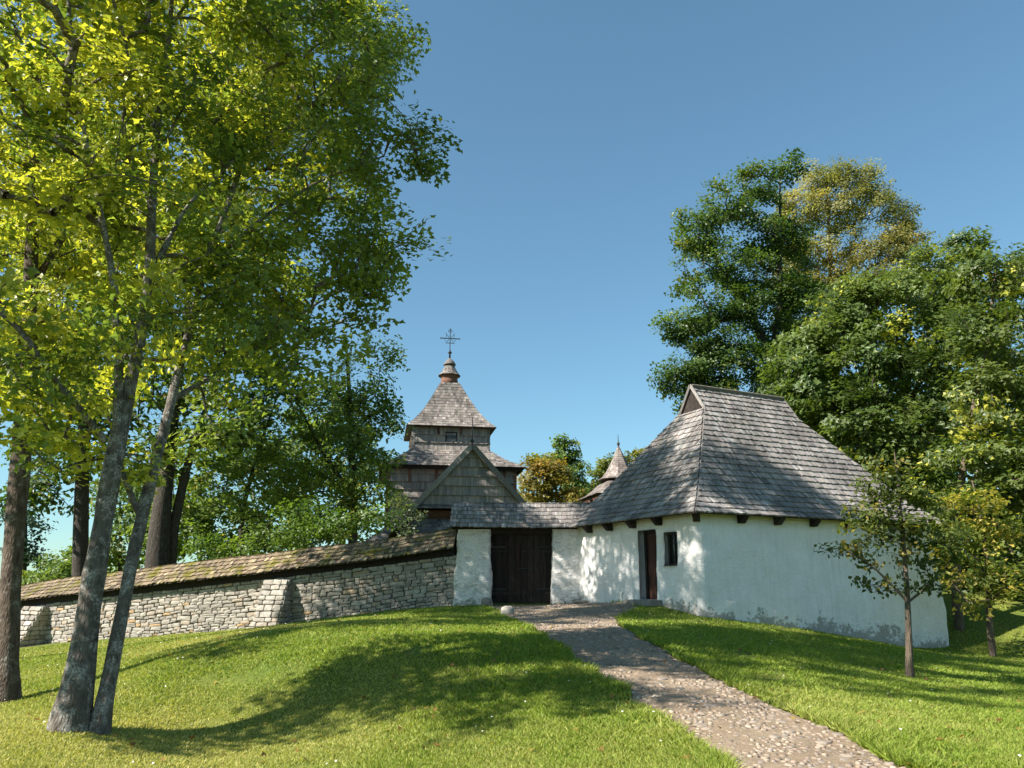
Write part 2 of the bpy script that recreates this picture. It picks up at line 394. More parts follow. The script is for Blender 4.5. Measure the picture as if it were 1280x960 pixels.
# the path: left and right edge
def hit(u, v):
    "where the sight line through (u, v) meets the ground"
    Y = np.arange(5.0, 32.0, 0.05); r = ray(u, v); P = r[None] * (Y / r[1])[:, None]
    k = int(np.argmax(P[:, 2] + CAMZ < hgt(P[:, 0], P[:, 1]))); return P[k, :2]
PL = np.array([(1.60, 4.6)] + [hit(*q) for q in ((905, 959), (862, 925), (815, 888), (770, 857), (725, 826), (690, 800), (655, 780), (628, 768), (615, 761))] + [(-0.72, 25.5)])
PR = np.array([(3.75, 4.6)] + [hit(*q) for q in ((1135, 959), (1060, 922), (985, 888), (915, 857), (860, 829), (815, 803), (780, 783), (772, 773), (786, 765), (800, 758))] + [(2.35, 25.5)])
for Q_ in (PL, PR): Q_[:, 1] = np.maximum.accumulate(Q_[:, 1] + np.arange(len(Q_)) * 1e-4)
def path_edges(y):
    y = np.asarray(y, float)
    l = np.interp(y, PL[:, 1], PL[:, 0]); r = np.interp(y, PR[:, 1], PR[:, 0])
    P = np.stack([y * 0, y, y * 0], -1)
    return l - 0.04 + (fbm(P, 1.7, 31) - 0.5) * 0.22, r + 0.04 + (fbm(P, 1.7, 47) - 0.5) * 0.22
def on_path(x, y, m=0.0):
    l, r = path_edges(y); return (x > l - m) & (x < r + m) & (y < 25.4) & (y > 4)

def build_ground():
    def axis(lo, hi, step, far):
        a = list(np.arange(lo, hi + 1e-6, step)); s = step
        while a[-1] < far: s *= 1.35; a.append(a[-1] + s)
        s = step; b = []
        x = lo
        while x > -far: s *= 1.35; x -= s; b.append(x)
        return np.array(b[::-1] + a)
    xs = axis(-13, 16, 0.14, 900); ys = axis(5, 27, 0.14, 900)
    X, Y = np.meshgrid(xs, ys); Z = hgt(X, Y)
    # the turf stands a little above the trodden path
    l, r = path_edges(Y); d = np.maximum(l - X, X - r); inside = (Y > 4) & (Y < 25.4)
    Z = np.where(inside, Z - np.clip(0.5 - d / 0.14, 0, 1) * 0.06, Z)
    n, mm = X.shape; idx = np.arange(n * mm).reshape(n, mm)
    Fq = np.stack([idx[:-1, :-1], idx[:-1, 1:], idx[1:, 1:], idx[1:, :-1]], -1).reshape(-1, 4)
    g = obj('ground', np.stack([X, Y, Z], -1).reshape(-1, 3), Fq, M['turf_soil'], None, True)
    tag(g, 'grassy lawn rising to a mound in front of the gate', None, None, 'structure')
    # path sheet
    ys = np.arange(5, 25.3, 0.13); ts = np.linspace(0, 1, 22)
    l, r = path_edges(ys); X = l[:, None] + (r - l)[:, None] * ts[None]; Y = np.repeat(ys[:, None], len(ts), 1)
    Z = hgt(X, Y) - 0.022 + (fbm(np.stack([X, Y, X * 0], -1), 3.5, 9) - 0.5) * 0.03
    Z[:, 0] -= 0.03; Z[:, -1] -= 0.03
    n, mm = X.shape; idx = np.arange(n * mm).reshape(n, mm)
    Fq = np.stack([idx[:-1, :-1], idx[:-1, 1:], idx[1:, 1:], idx[1:, :-1]], -1).reshape(-1, 4)
    pth = obj('path', np.stack([X, Y, Z], -1).reshape(-1, 3), Fq, M['path_earth'], None, True)
    tag(pth, 'worn earth and fieldstone path climbing to the wooden gate', None, None, 'structure')
    return g, pth
ground, path = build_ground()

rng = np.random.default_rng(7)
def stone_proto(k, flat=False):
    "an irregular slab with a bevelled, slightly domed face; unit size, face towards +Z"
    r = np.random.default_rng(100 + k + (50 if flat else 0)); n = 8
    ang = np.linspace(0, 2 * np.pi, n, endpoint=False) + r.uniform(-0.2, 0.2, n) if flat else np.radians(np.array([37, 52, 127, 143, 218, 232, 308, 322]) + r.uniform(-9, 9, 8))
    if flat: rad = r.uniform(0.38, 0.54, n)
    else:   # squarish outline
        rad = 0.5 / np.maximum(np.abs(np.cos(ang)), np.abs(np.sin(ang))) * r.uniform(0.90, 1.04, n)
    V = []
    for s, z in ((1.0, -0.5), (1.0, 0.12), (0.80 if flat else 0.92, 0.36)):
        for a, q in zip(ang, rad): V.append((q * s * math.cos(a), q * s * math.sin(a), z + (r.uniform(-0.08, 0.08) if z > 0.2 else 0)))
    V.append((r.uniform(-0.1, 0.1), r.uniform(-0.1, 0.1), 0.39 if flat else 0.48))
    Q = [(i * n + j, i * n + (j + 1) % n, (i + 1) * n + (j + 1) % n, (i + 1) * n + j) for i in range(2) for j in range(n)]
    T = [(16 + j, 16 + (j + 1) % n, 24) for j in range(n)]
    return np.array(V), np.array(Q), np.array(T)
def merged(protos, Ms, cols):
    "many copies of prototypes joined: Ms list of (k, 3x3, t)"
    Vs = []; Qs = []; Ts = []; cq = []; ct = []; b = 0
    for (k, R, t), c in zip(Ms, cols):
        V, Q, T = protos[k]; Vs.append(V @ R.T + t); Qs.append(Q + b); Ts.append(T + b); b += len(V)
        cq.append(np.repeat([c], len(Q), 0)); ct.append(np.repeat([c], len(T), 0))
    return np.concatenate(Vs), [np.concatenate(Qs), np.concatenate(Ts)], np.concatenate(cq + ct)

# cobbles of the path: the 300 nearest as single stones, the rest joined
def build_cobbles():
    protos = [stone_proto(k, True) for k in range(8)]
    mes = []
    for k, (V, Q, T) in enumerate(protos):
        me = new_mesh('cobble', V, [Q, T], True); me.materials.append(M['cobble']); mes.append(me)
    pts = []; r = np.random.default_rng(3); cell = {}; n0 = 60000
    ys_ = 5.6 + 19.4 * r.random(n0) ** 1.25; l_, r_ = path_edges(ys_); xs_ = l_ + 0.08 + (r_ - l_ - 0.16) * r.random(n0)
    keep = vnoise(np.stack([xs_, ys_, ys_ * 0], -1), 1.1, 77) > 0.10
    ss_ = np.where(r.random(n0) < 0.8, r.uniform(0.04, 0.11, n0), r.uniform(0.10, 0.20, n0))
    for x, y, s in zip(xs_[keep].tolist(), ys_[keep].tolist(), ss_[keep].tolist()):
        ok = True; ci, cj = int(x // 0.33), int(y // 0.33)
        for di in (-1, 0, 1):
            for dj in (-1, 0, 1):
                for (a, b, q) in cell.get((ci + di, cj + dj), ()):
                    if (a - x) ** 2 + (b - y) ** 2 < (0.47 * (q + s)) ** 2: ok = False; break
        if ok:
            cell.setdefault((ci, cj), []).append((x, y, s)); pts.append((x, y, s))
    pts = np.array(pts); z = hgt(pts[:, 0], pts[:, 1])
    show = pts[:, 2] / pts[:, 1] * (pts[:, 1] > 6.6); order = np.argsort(-show)
    Ms = []; cols = []; CC = [(0.20, 0.155, 0.12), (0.30, 0.235, 0.175), (0.25, 0.21, 0.175), (0.34, 0.275, 0.21), (0.29, 0.215, 0.165)]
    for n, i in enumerate(order):
        x, y, s = pts[i]; k = int(r.integers(8)); a = r.uniform(0, 6.28); hz = r.uniform(0.035, 0.06); zz = z[i] - 0.032 + r.uniform(-0.012, 0.006)
        asp = r.uniform(0.75, 1.15)
        if n < 300:
            inst('cobble', mes[k], (x, y, zz), path, (r.uniform(-.06, .06), r.uniform(-.06, .06), a), (s, s * asp, hz))
        else:
            ca, sa = math.cos(a), math.sin(a)
            R = np.array([[ca, -sa, 0], [sa, ca, 0], [0, 0, 1]]) @ np.diag([s, s * asp, hz])
            Ms.append((k, R, np.array([x, y, zz]))); cols.append(np.array(CC[int(r.integers(5))]) * r.uniform(0.85, 1.12))
    V, Fs, c = merged(protos, Ms, cols)
    tag(obj('cobbles', V, Fs, M['cobble_merged'], path, True, c), kind='stuff')
build_cobbles()

# ------------------------------------------------------------------ shingles
def shingle_tint(r, n, base, var, accents):
    c = np.array(base)[None] * r.uniform(1 - var, 1 + var, (n, 1)) * r.uniform(0.97, 1.03, (n, 3))
    for col, pr in accents:
        m = r.random(n) < pr; c[m] = np.array(col) * r.uniform(0.85, 1.15, (m.sum(), 1))
    return c
GREY_WOOD = ((0.25, 0.226, 0.21), 0.2, [((0.37, 0.345, 0.325), 0.13), ((0.16, 0.146, 0.138), 0.16), ((0.29, 0.25, 0.222), 0.12)])
class Shingles:
    def __init__(s, seed=1): s.r = np.random.default_rng(seed); s.V = []; s.C = []; s.n = 0
    def face(s, pos, lim, d0, d1, expo, width=0.12, thick=0.022, over=1.35, tint=GREY_WOOD, lift0=0.0, ragged=0.012):
        """pos(s,d)->(points, normals) arrays; lim(d)->(lo,hi); courses from d0 (eave) to d1 (top)"""
        r = s.r; d = d0
        while d < d1 - 0.03:
            dt = min(d + expo * over, d1 + expo * 0.15)
            lo, hi = lim(min(max(d, d0), d1)); lo2, hi2 = lim(min(dt, d1))
            if hi - lo > 0.04:
                n = max(1, int((hi - lo) / width)); w = r.uniform(0.65, 1.35, n); e = np.concatenate([[0], np.cumsum(w)]); e = lo + (hi - lo) * e / e[-1]
                a, b = e[:-1] + 0.003, e[1:] - 0.003
                at_, bt = np.clip(a, lo2, hi2), np.clip(b, lo2, hi2)
                dd = d + r.uniform(-ragged, ragged, n); lf = thick * r.uniform(0.0, 0.55, n) + lift0
                Pa, Na = pos(a, dd); Pb, Nb = pos(b, dd); Pc, Nc = pos(at_, np.full(n, dt)); Pd, Nd = pos(bt, np.full(n, dt))
                T = thick
                rows = [Pa + Na * (lf + 0.3 * T)[:, None], Pb + Nb * (lf + 0.3 * T)[:, None], Pa + Na * (lf + 1.5 * T)[:, None], Pb + Nb * (lf + 1.5 * T)[:, None],
                        Pc + Nc * (lift0 + 0.02), Pd + Nd * (lift0 + 0.02), Pc + Nc * (lift0 - 0.01), Pd + Nd * (lift0 - 0.01)]
                s.V.append(np.stack(rows, 1).reshape(-1, 3)); s.C.append(shingle_tint(r, n, *tint)); s.n += n
            d += expo
    def build(s, name, mat, parent):
        V = np.concatenate(s.V); n = s.n; b = (np.arange(n) * 8)[:, None]
        q = np.array([(0, 1, 3, 2), (2, 3, 5, 4), (0, 2, 4, 6), (1, 7, 5, 3), (0, 6, 7, 1)])
        Fq = (b[:, None, :] + q[None]).reshape(-1, 4)
        C = np.repeat(np.concatenate(s.C), 5, 0)
        return tag(obj(name, V, Fq, M[mat], parent, False, C), kind='stuff')

def prof_fn(prof):
    "profile polyline [(in, z)...] -> arc length d, functions of d"
    P = np.array(prof, float); L = np.r_[0, np.cumsum(np.hypot(*np.diff(P, axis=0).T))]
    tl = np.diff(P, axis=0) / np.diff(L)[:, None]
    tv = np.vstack([tl[:1], (tl[1:] + tl[:-1]) / 2, tl[-1:]]) if len(tl) > 1 else np.vstack([tl, tl])
    def f(d):
        d = np.asarray(d, float)
        return np.interp(d, L, P[:, 0]), np.interp(d, L, P[:, 1]), np.interp(d, L, tv[:, 0]), np.interp(d, L, tv[:, 1])
    return f, L[-1], L
def ring_side(ang, c, half, prof, kin=1.0):
    """a roof side whose outward normal points at angle ang; half = distance of its eave from centre c.
    returns pos(s,d)"""
    f, LL, Ls = prof
    nx, ny = math.cos(ang), math.sin(ang); tx, ty = -ny, nx
    def pos(s, d):
        i, z, ti, tz = f(d); dist = half - i * kin
        P = np.stack([c[0] + nx * dist + tx * s, c[1] + ny * dist + ty * s, z + 0 * s], -1)
        l = np.hypot(ti * kin, tz); Nn = np.stack([nx * tz / l, ny * tz / l, ti * kin / l], -1)
        return P, Nn
    return pos
def deck_from(pos, lim, L, mb, step=0.5, drop=0.0):
    "the boarding under the shingles of one side"
    ds = np.unique(np.r_[np.arange(0, L, step), L])
    rows = []
    for d in ds:
        lo, hi = lim(d); P, Nn = pos(np.array([lo, hi]), np.array([d, d])); rows.append(P - Nn * drop)
    V = np.concatenate(rows); mb.add(V, [(2 * i, 2 * i + 1, 2 * i + 3, 2 * i + 2) for i in range(len(ds) - 1)])

# ------------------------------------------------------------------ the white house
PH = math.radians(26.86)
HC = np.array([4.74, 20.0]); HR = np.array([math.cos(PH), math.sin(PH)]); HL = np.array([-math.sin(PH), math.cos(PH)])
LR, LL_ = 9.37, 6.2
ZE, ZR = 1.80 + CAMZ, 6.2 + CAMZ
def hw(a, b, z): q = HC + HR * a + HL * b; return np.array([q[0], q[1], z])

def plaster_ring(loop, z_top, zfun, openings, reveal, seed, r=0.14, amp=0.035, step=0.11, batter=0.05, closed=True, zstep=0.11):
    """walls round a closed loop of corners (counter-clockwise seen from above) as one wavy skin with openings.
    openings: (s0, s1, z0, z1) in distance along the loop from its first corner"""
    loop = np.array(loop, float); n = len(loop); S = [0.0]; pts = []; nor = []; ss = []
    s0 = 0.0
    for k in range(n):
        a = loop[k]; b = loop[(k + 1) % n]; L = np.linalg.norm(b - a); t = (b - a) / L; no = np.array([t[1], -t[0]])
        xs = set(np.round(np.arange(r, L - r, step), 4)) | {round(L - r, 4)}
        for (o0, o1, z0, z1) in openings:
            for o in (o0, o1):
                if s0 < o < s0 + L: xs = {x for x in xs if abs(x - (o - s0)) > 0.05} | {round(o - s0, 4)}
        for x in sorted(xs): pts.append(a + t * x); nor.append(no); ss.append(s0 + x)
        c = loop[(k + 2) % n]; t2 = (c - b) / np.linalg.norm(c - b); no2 = np.array([t2[1], -t2[0]])
        for q in (0.25, 0.5, 0.75):   # rounded corner
            p1 = b - t * r; p2 = b + t2 * r; pts.append((1 - q) ** 2 * p1 + 2 * q * (1 - q) * b + q * q * p2)
            m_ = no * (1 - q) + no2 * q; nor.append(m_ / np.linalg.norm(m_)); ss.append(s0 + L)
        s0 += L
    pts = np.array(pts); nor = np.array(nor); ss = np.array(ss)
    zb = min(zfun(p[0], p[1]) for p in pts[::5]) - 0.35
    zs = set(np.round(np.arange(zb, z_top, zstep), 4)) | {round(z_top, 4)}
    for (o0, o1, z0, z1) in openings:
        for z in (z0, z1): zs = {q for q in zs if abs(q - z) > 0.045} | {round(z, 4)}
    zs = np.array(sorted(zs)); m_ = len(pts); k = len(zs)
    P = np.zeros((k, m_, 3)); P[:, :, :2] = pts[None]; P[:, :, 2] = zs[:, None]
    disp = (fbm(P, 1.1, seed, 2) - 0.5) * amp * 1.6 + (fbm(P, 4.5, seed + 9, 3) - 0.5) * amp
    disp += np.clip((z_top - P[:, :, 2]) / (z_top - zb), 0, 1) ** 2 * batter
    P[:, :, :2] += nor[None] * disp[:, :, None]
    idx = np.arange(k * m_).reshape(k, m_); Fq = []; 
    def inside(i, j):
        sm = (ss[j] + ss[(j + 1) % m_]) / 2 if j + 1 < m_ else -1; zm = (zs[i] + zs[i + 1]) / 2
        return any(o0 < sm < o1 and z0 < zm < z1 for (o0, o1, z0, z1) in openings)
    jn = m_ if closed else m_ - 1
    hole = np.array([[inside(i, j) for j in range(jn)] for i in range(k - 1)])
    V = list(P.reshape(-1, 3)); 
    for i in range(k - 1):
        for j in range(jn):
            j2 = (j + 1) % m_
            if not hole[i, j]: Fq.append((idx[i, j], idx[i, j2], idx[i + 1, j2], idx[i + 1, j]))
    # reveals
    inner = {}
    def inn(i, j):
        if (i, j) not in inner:
            q = P[i, j].copy(); q[:2] -= nor[j] * reveal; inner[(i, j)] = len(V); V.append(q)
        return inner[(i, j)]
    for i in range(k - 1):
        for j in range(jn):
            if not hole[i, j]: continue
            j2 = (j + 1) % m_
            if not hole[i, (j - 1) % jn]: Fq.append((idx[i, j], idx[i + 1, j], inn(i + 1, j), inn(i, j)))
            if not hole[i, (j + 1) % jn]: Fq.append((idx[i + 1, j2], idx[i, j2], inn(i, j2), inn(i + 1, j2)))
            if i == 0 or not hole[i - 1, j]: Fq.append((idx[i, j2], idx[i, j], inn(i, j), inn(i, j2)))
            if i + 1 >= k - 1 or not hole[i + 1, j]: Fq.append((idx[i + 1, j], idx[i + 1, j2], inn(i + 1, j2), inn(i + 1, j)))
    return np.array(V), np.array(Fq)

def build_house():
    root = thing('house', (*hw(LR / 2, LL_ / 2, 0)[:2], float(hgt(*hw(0, 0, 0)[:2]))), 'whitewashed house with a steep hipped grey shingle roof beside the gate', 'house')
    loop = [hw(0, LL_, 0)[:2], hw(0, 0, 0)[:2], hw(LR, 0, 0)[:2], hw(LR, LL_, 0)[:2]]   # left wall first
    DO = (1.75, 2.55, -0.36 + CAMZ, 1.52 + CAMZ); WI = (0.84, 1.40, 0.52 + CAMZ, 1.40 + CAMZ)
    ops = [(LL_ - DO[1], LL_ - DO[0], DO[2], DO[3]), (LL_ - WI[1], LL_ - WI[0], WI[2], WI[3])]
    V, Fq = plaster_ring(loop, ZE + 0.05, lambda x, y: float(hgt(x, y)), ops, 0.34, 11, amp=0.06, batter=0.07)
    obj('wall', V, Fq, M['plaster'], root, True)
    # door of four boards in a frame, set deep in the wall
    def lw(b, inn, z): return hw(inn, b, z)
    X = np.array([*HL, 0]); Yv = np.array([*HR, 0])
    mb = MB()
    for b in (DO[0] + 0.035, DO[1] - 0.035): mb.box(lw(b, 0.24, (DO[2] + DO[3]) / 2), (0.045, 0.05, (DO[3] - DO[2]) / 2 + 0.03), X, Yv)
    mb.box(lw((DO[0] + DO[1]) / 2, 0.243, DO[3] - 0.03), ((DO[1] - DO[0]) / 2 - 0.08, 0.047, 0.05), X, Yv)
    door = mb.build('door', M['wood_dark'], root)
    n = 4; w = (DO[1] - DO[0] - 0.16) / n
    for k in range(n):
        mb = MB(); mb.box(lw(DO[0] + 0.08 + (k + 0.5) * w, 0.27 + 0.006 * (k % 2), (DO[2] + DO[3]) / 2 - 0.04), (w / 2 - 0.004, 0.02, (DO[3] - DO[2]) / 2 - 0.045), X, Yv); mb.build('plank', M['wood_door'], door)
    mb = MB(); mb.box(lw(DO[0] + 0.16, 0.235, DO[2] + 0.95), (0.012, 0.012, 0.07), X, Yv); mb.box(lw(DO[0] + 0.16, 0.215, DO[2] + 0.98), (0.012, 0.02, 0.012), X, Yv); mb.build('handle', M['iron'], door)
    mb = MB(); mb.box(lw(2.15, -0.16, DO[2] - 0.085), (0.62, 0.30, 0.075), X, Yv); mb.build('door_step', M['wood_grey'], root)
    # window
    mb = MB(); wm = (WI[0] + WI[1]) / 2; zm = (WI[2] + WI[3]) / 2
    for b in (WI[0] + 0.03, WI[1] - 0.03): mb.box(lw(b, 0.17, zm), (0.035, 0.035, (WI[3] - WI[2]) / 2 + 0.01), X, Yv)
    for z in (WI[2] + 0.03, WI[3] - 0.03): mb.box(lw(wm, 0.172, z), ((WI[1] - WI[0]) / 2 - 0.06, 0.033, 0.035), X, Yv)
    win = mb.build('window', M['wood_dark'], root)
    mb = MB(); mb.box(lw(wm, 0.165, zm), (0.016, 0.02, (WI[3] - WI[2]) / 2 - 0.06), X, Yv)
    for q in (-0.13, 0.14): mb.box(lw(wm, 0.168, zm + q), ((WI[1] - WI[0]) / 2 - 0.06, 0.014, 0.012), X, Yv)
    mb.build('glazing_bar', M['wood_dark'], win)
    for sx in (-1, 1):
        for z0, z1 in ((-0.38, -0.142), (-0.118, 0.128), (0.152, 0.38)):
            mb = MB(); mb.box(lw(wm + sx * 0.117, 0.18, zm + (z0 + z1) / 2), (0.098, 0.004, (z1 - z0) / 2), X, Yv); mb.build('pane', M['glass'], win)
    mb = MB(); mb.box(lw(wm, 0.09, WI[2] + 0.012), ((WI[1] - WI[0]) / 2 - 0.012, 0.13, 0.016), X, Yv); mb.build('sill', M['wood_dark'], win)
    # roof
    ov = 0.36; cx = hw(LR / 2, LL_ / 2, 0); hx = LR / 2 + ov; hy = LL_ / 2 + ov
    prof = prof_fn([(0, ZE - 0.02), (0.45, ZE + 0.36), (0.95, ZE + 0.93), (hy, ZR)])
    f, Lt, _ = prof
    KX = 1.06; RH = 1.98; ing = hy - 0.62; dg = float(np.interp(ing, [f(d)[0] for d in np.linspace(0, Lt, 400)], np.linspace(0, Lt, 400)))
    aF = PH - math.pi / 2; S = Shingles(5); deck = MB()
    def limF(d): w = max(hx - float(f(d)[0]) * KX, RH); return -w, w
    def limS(d): w = hy - float(f(d)[0]); return -w, w
    for ang, half, kin, lim, L in ((aF, hy, 1, limF, Lt), (aF + math.pi, hy, 1, limF, Lt), (aF - math.pi / 2, hx, KX, limS, dg), (aF + math.pi / 2, hx, KX, limS, dg)):
        pos = ring_side(ang, cx, half, prof, kin); deck_from(pos, lim, L, deck, 0.25, 0.012)
        S.face(pos, lim, 0.0, L, 0.235, 0.085, 0.036, ragged=0.016)
    # hip caps are shingles too
    roof = deck.build('roof', M['wood_dark'], root)
    S.build('shingles', 'shingle', roof)
    def hip_pt(sx, sy, d):
        i = float(f(d)[0]); x = sx * (hx - i * KX); y = sy * (hy - i); q = cx[:2] + HR * x + HL * y; return np.array([q[0], q[1], float(f(d)[1])])
    # gablets: triangle of boards under the ridge ends and their verge boards
    for sx in (-1, 1):
        zb = float(f(dg)[1]); hb = hy - ing; xo = sx * (hx - ing * KX - 0.10)
        def gp(y, z, x=xo): q = cx[:2] + HR * x + HL * y; return np.array([q[0], q[1], z])
        n = 5
        for k in range(n):
            y0 = -hb + 2 * hb * k / n; y1 = -hb + 2 * hb * (k + 1) / n; h = lambda y: zb - 0.1 + (ZR - zb) * (1 - abs(y) / hb)
            mb = MB(); tk = 0.02 * sx
            pts = [gp(y0 + .004, zb - 0.1), gp(y1 - .004, zb - 0.1), gp(y1 - .004, max(h(y1), zb - .09)), gp((y0 + y1) / 2, h((y0 + y1) / 2)), gp(y0 + .004, max(h(y0), zb - .09))]
            pts2 = [q + np.array([*HR, 0]) * tk for q in pts]
            mb.add(pts + pts2, [(0, 1, 2, 3, 4), (9, 8, 7, 6, 5)] + [(i, (i + 1) % 5, 5 + (i + 1) % 5, 5 + i) for i in range(5)]); mb.build('plank', M['wood_dark'], roof)
        for sy in (-1, 1):
            mb = MB(); mb.bar(gp(sy * (hb + 0.03), zb - 0.03, sx * (RH + 0.02)), gp(sy * 0.0, ZR + 0.05, sx * (RH + 0.02)), 0.10, 0.035, up=(*HR, 0)); mb.build('verge_board', M['wood_grey'], roof)
    mb = MB()
    for sy in (-1, 1):
        q0 = cx[:2] - HR * RH; q1 = cx[:2] + HR * RH
        mb.bar((*(q0 + HL * sy * 0.06), ZR + 0.015), (*(q1 + HL * sy * 0.06), ZR + 0.015), 0.15, 0.025, up=(HL[0] * 0.6, HL[1] * 0.6, -sy * 0.8))
    mb.build('ridge_board', M['wood_grey'], roof)
    # beam ends under the eaves
    def beam(c2, dv):
        mb = MB(); d3 = np.array([*dv, 0.0]); s3 = np.array([-dv[1], dv[0], 0]); z = np.array([0, 0, 1.0]); c = np.array([*c2, 0])
        V = [c + d3 * x + s3 * y + z * zz for y in (-0.085, 0.085) for x, zz in ((-0.3, ZE - 0.20), (0.12, ZE - 0.20), (0.27, ZE - 0.05), (0.27, ZE + 0.05), (-0.3, ZE + 0.05))]
        mb.add(V, [(0, 1, 2, 3, 4), (9, 8, 7, 6, 5)] + [(i, 5 + i, 5 + (i + 1) % 5, (i + 1) % 5) for i in range(5)]); mb.build('beam_end', M['wood_dark'], root)
    for b in (0.75, 1.5, 2.7, 3.9, 5.0)[1:]: beam(hw(0, b, 0)[:2], -HR)
    beam(hw(0.02, 0.02, 0)[:2], -(HR + HL) / math.sqrt(2))
    for a in (1.45, 2.75, 4.1, 5.5, 6.9, 8.3): beam(hw(a, 0, 0)[:2], -HL)
    beam(hw(LR, 0, 0)[:2], (HR - HL) / math.sqrt(2))
    return root
build_house()

# ------------------------------------------------------------------ the gate
GY = 25.1
def build_gate():
    zt = 1.76 + CAMZ
    root = thing('gateway', (0.25, GY + 0.4, float(hgt(0.25, GY))), 'roofed gateway with white plastered piers between stone wall and house', 'gateway')
    for x0, x1, sd in ((-1.80, -0.70, 3), (1.28, 2.62, 4)):
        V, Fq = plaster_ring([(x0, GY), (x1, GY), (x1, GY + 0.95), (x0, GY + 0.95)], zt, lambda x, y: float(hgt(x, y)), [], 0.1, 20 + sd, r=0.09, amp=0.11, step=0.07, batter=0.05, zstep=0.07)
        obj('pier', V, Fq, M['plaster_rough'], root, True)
    mb = MB(); mb.box((0.4, GY + 0.2, zt - 0.03), (2.2, 0.10, 0.10)); mb.box((0.4, GY + 0.75, zt - 0.03), (2.2, 0.10, 0.10)); mb.build('lintel', M['wood_dark'], root)
    # roof
    xl, xr = -1.98, 3.6; yr = GY + 0.52; zr = 2.66 + CAMZ; ze = 1.80 + CAMZ; ye = GY - 0.38
    roof = MB(); S = Shingles(9)
    slope = np.array([0, yr - ye, zr - ze]); Lg = float(np.linalg.norm(slope))
    for sgn in (1, -1):
        def pos(s, d, sgn=sgn):
            t = np.asarray(d) / Lg; sag = 0.035 * np.sin((np.asarray(s) - xl) / (xr - xl) * 3.1)
            P = np.stack([s + 0 * t, yr - sgn * (yr - ye) * (1 - t), ze + (zr - ze) * t - sag], -1)
            nn = np.array([0, -sgn * (zr - ze), (yr - ye)]) / Lg
            return P, np.broadcast_to(nn, P.shape)
        lim = lambda d: (xl, xr)
        deck_from(pos, lim, Lg, roof, 0.3, 0.01); S.face(pos, lim, 0.0, Lg, 0.20, 0.062, 0.030, ragged=0.016)
    roof.add([(xl + 0.05, ye, ze), (xl + 0.05, 2 * yr - ye, ze), (xl + 0.05, yr, zr)], [(0, 1, 2)])
    rf = roof.build('roof', M['wood_dark'], root); S.build('shingles', 'shingle', rf)
    mb = MB(); mb.box((xl + 0.0, yr, zr - 0.42), (0.02, 0.5, 0.03)); mb.build('tie_beam', M['wood_dark'], rf)
    # two leaves of boards
    z0 = float(hgt(0.3, GY + 0.3)) + 0.03; z1 = zt - 0.12; r = random.Random(4)
    for a, b, sg in ((-0.72, 0.285, -1), (0.287, 1.31, 1)):
        mb = MB(); mb.box(((a + b) / 2, GY + 0.405 + 0.025 * (sg + 1), (z0 + z1) / 2), ((b - a) / 2 + 0.03, 0.022, (z1 - z0) / 2 - 0.01)); leaf = mb.build('gate_leaf', M['wood_dark'], root)
        n = 5; w = (b - a) / n
        for k in range(n):
            mb = MB(); mb.box((a + (k + 0.5) * w, GY + 0.355 + r.uniform(-.006, .006), (z0 + z1) / 2 + r.uniform(-.01, .01)), (w / 2 - 0.006, 0.022, (z1 - z0) / 2)); mb.build('plank', M['wood_gate'], leaf)
        for z in (z0 + 0.30, z0 + 1.60):
            mb = MB(); mb.box(((a + b) / 2, GY + 0.322, z), ((b - a) / 2 - 0.01, 0.010, 0.028 if z > z0 + 1 else 0.05)); mb.build('batten', M['wood_dark'], leaf)
    for x, sg in ((-0.64, 1), (1.23, -1)):
        for z in (z0 + 0.42, z0 + 1.74):
            mb = MB(); mb.box((x + sg * 0.22, GY + 0.316, z), (0.24, 0.007, 0.022)); mb.build('strap_hinge', M['iron'], root)
    # iron: a ring pull and the latch bar
    mb = MB(); c = np.array([-0.10, GY + 0.318, z0 + 1.86])
    for k in range(14):
        a0, a1 = 2 * math.pi * k / 14, 2 * math.pi * (k + 1) / 14
        mb.bar(c + np.array([0.07 * math.cos(a0), 0, 0.07 * math.sin(a0)]), c + np.array([0.07 * math.cos(a1), 0, 0.07 * math.sin(a1)]), 0.018, up=(0, 1, 0))
    mb.build('ring_pull', M['wood_red'], root)
    mb = MB(); mb.bar((0.15, GY + 0.312, z0 + 1.06), (1.0, GY + 0.312, z0 + 1.08), 0.03); mb.build('latch_bar', M['iron'], root)
    mb = MB(); mb.box((0.19, GY + 0.325, z0 + 1.42), (0.035, 0.008, 0.40)); mb.build('cover_strip', M['wood_door'], root)
build_gate()

# ------------------------------------------------------------------ the stone wall with its shingled coping
WP = np.array([(-1.80, 25.22), (-4.6, 25.5), (-7.6, 26.1), (-11.0, 26.9), (-14.4, 28.0), (-17.4, 29.4), (-19.9, 31.0), (-24.0, 33.2), (-29.0, 35.6)])
WZT = np.array([1.08, 0.72, 0.40, 0.06, -0.26, -0.54, -0.78, -1.2, -1.7]) - 0.14 + CAMZ      # top of the masonry
WL = np.r_[0, np.cumsum(np.hypot(*np.diff(WP, axis=0).T))]
def wall_pt(s):
    s = np.asarray(s, float); x = np.interp(s, WL, WP[:, 0]); y = np.interp(s, WL, WP[:, 1]); z = np.interp(s, WL, WZT)
    e = 0.8; dx = np.interp(s + e, WL, WP[:, 0]) - np.interp(s - e, WL, WP[:, 0]); dy = np.interp(s + e, WL, WP[:, 1]) - np.interp(s - e, WL, WP[:, 1])
    l = np.hypot(dx, dy); tx, ty = dx / l, dy / l
    return x, y, z, tx, ty, ty, -tx     # normal towards the camera side: (ty,-tx) with t running left
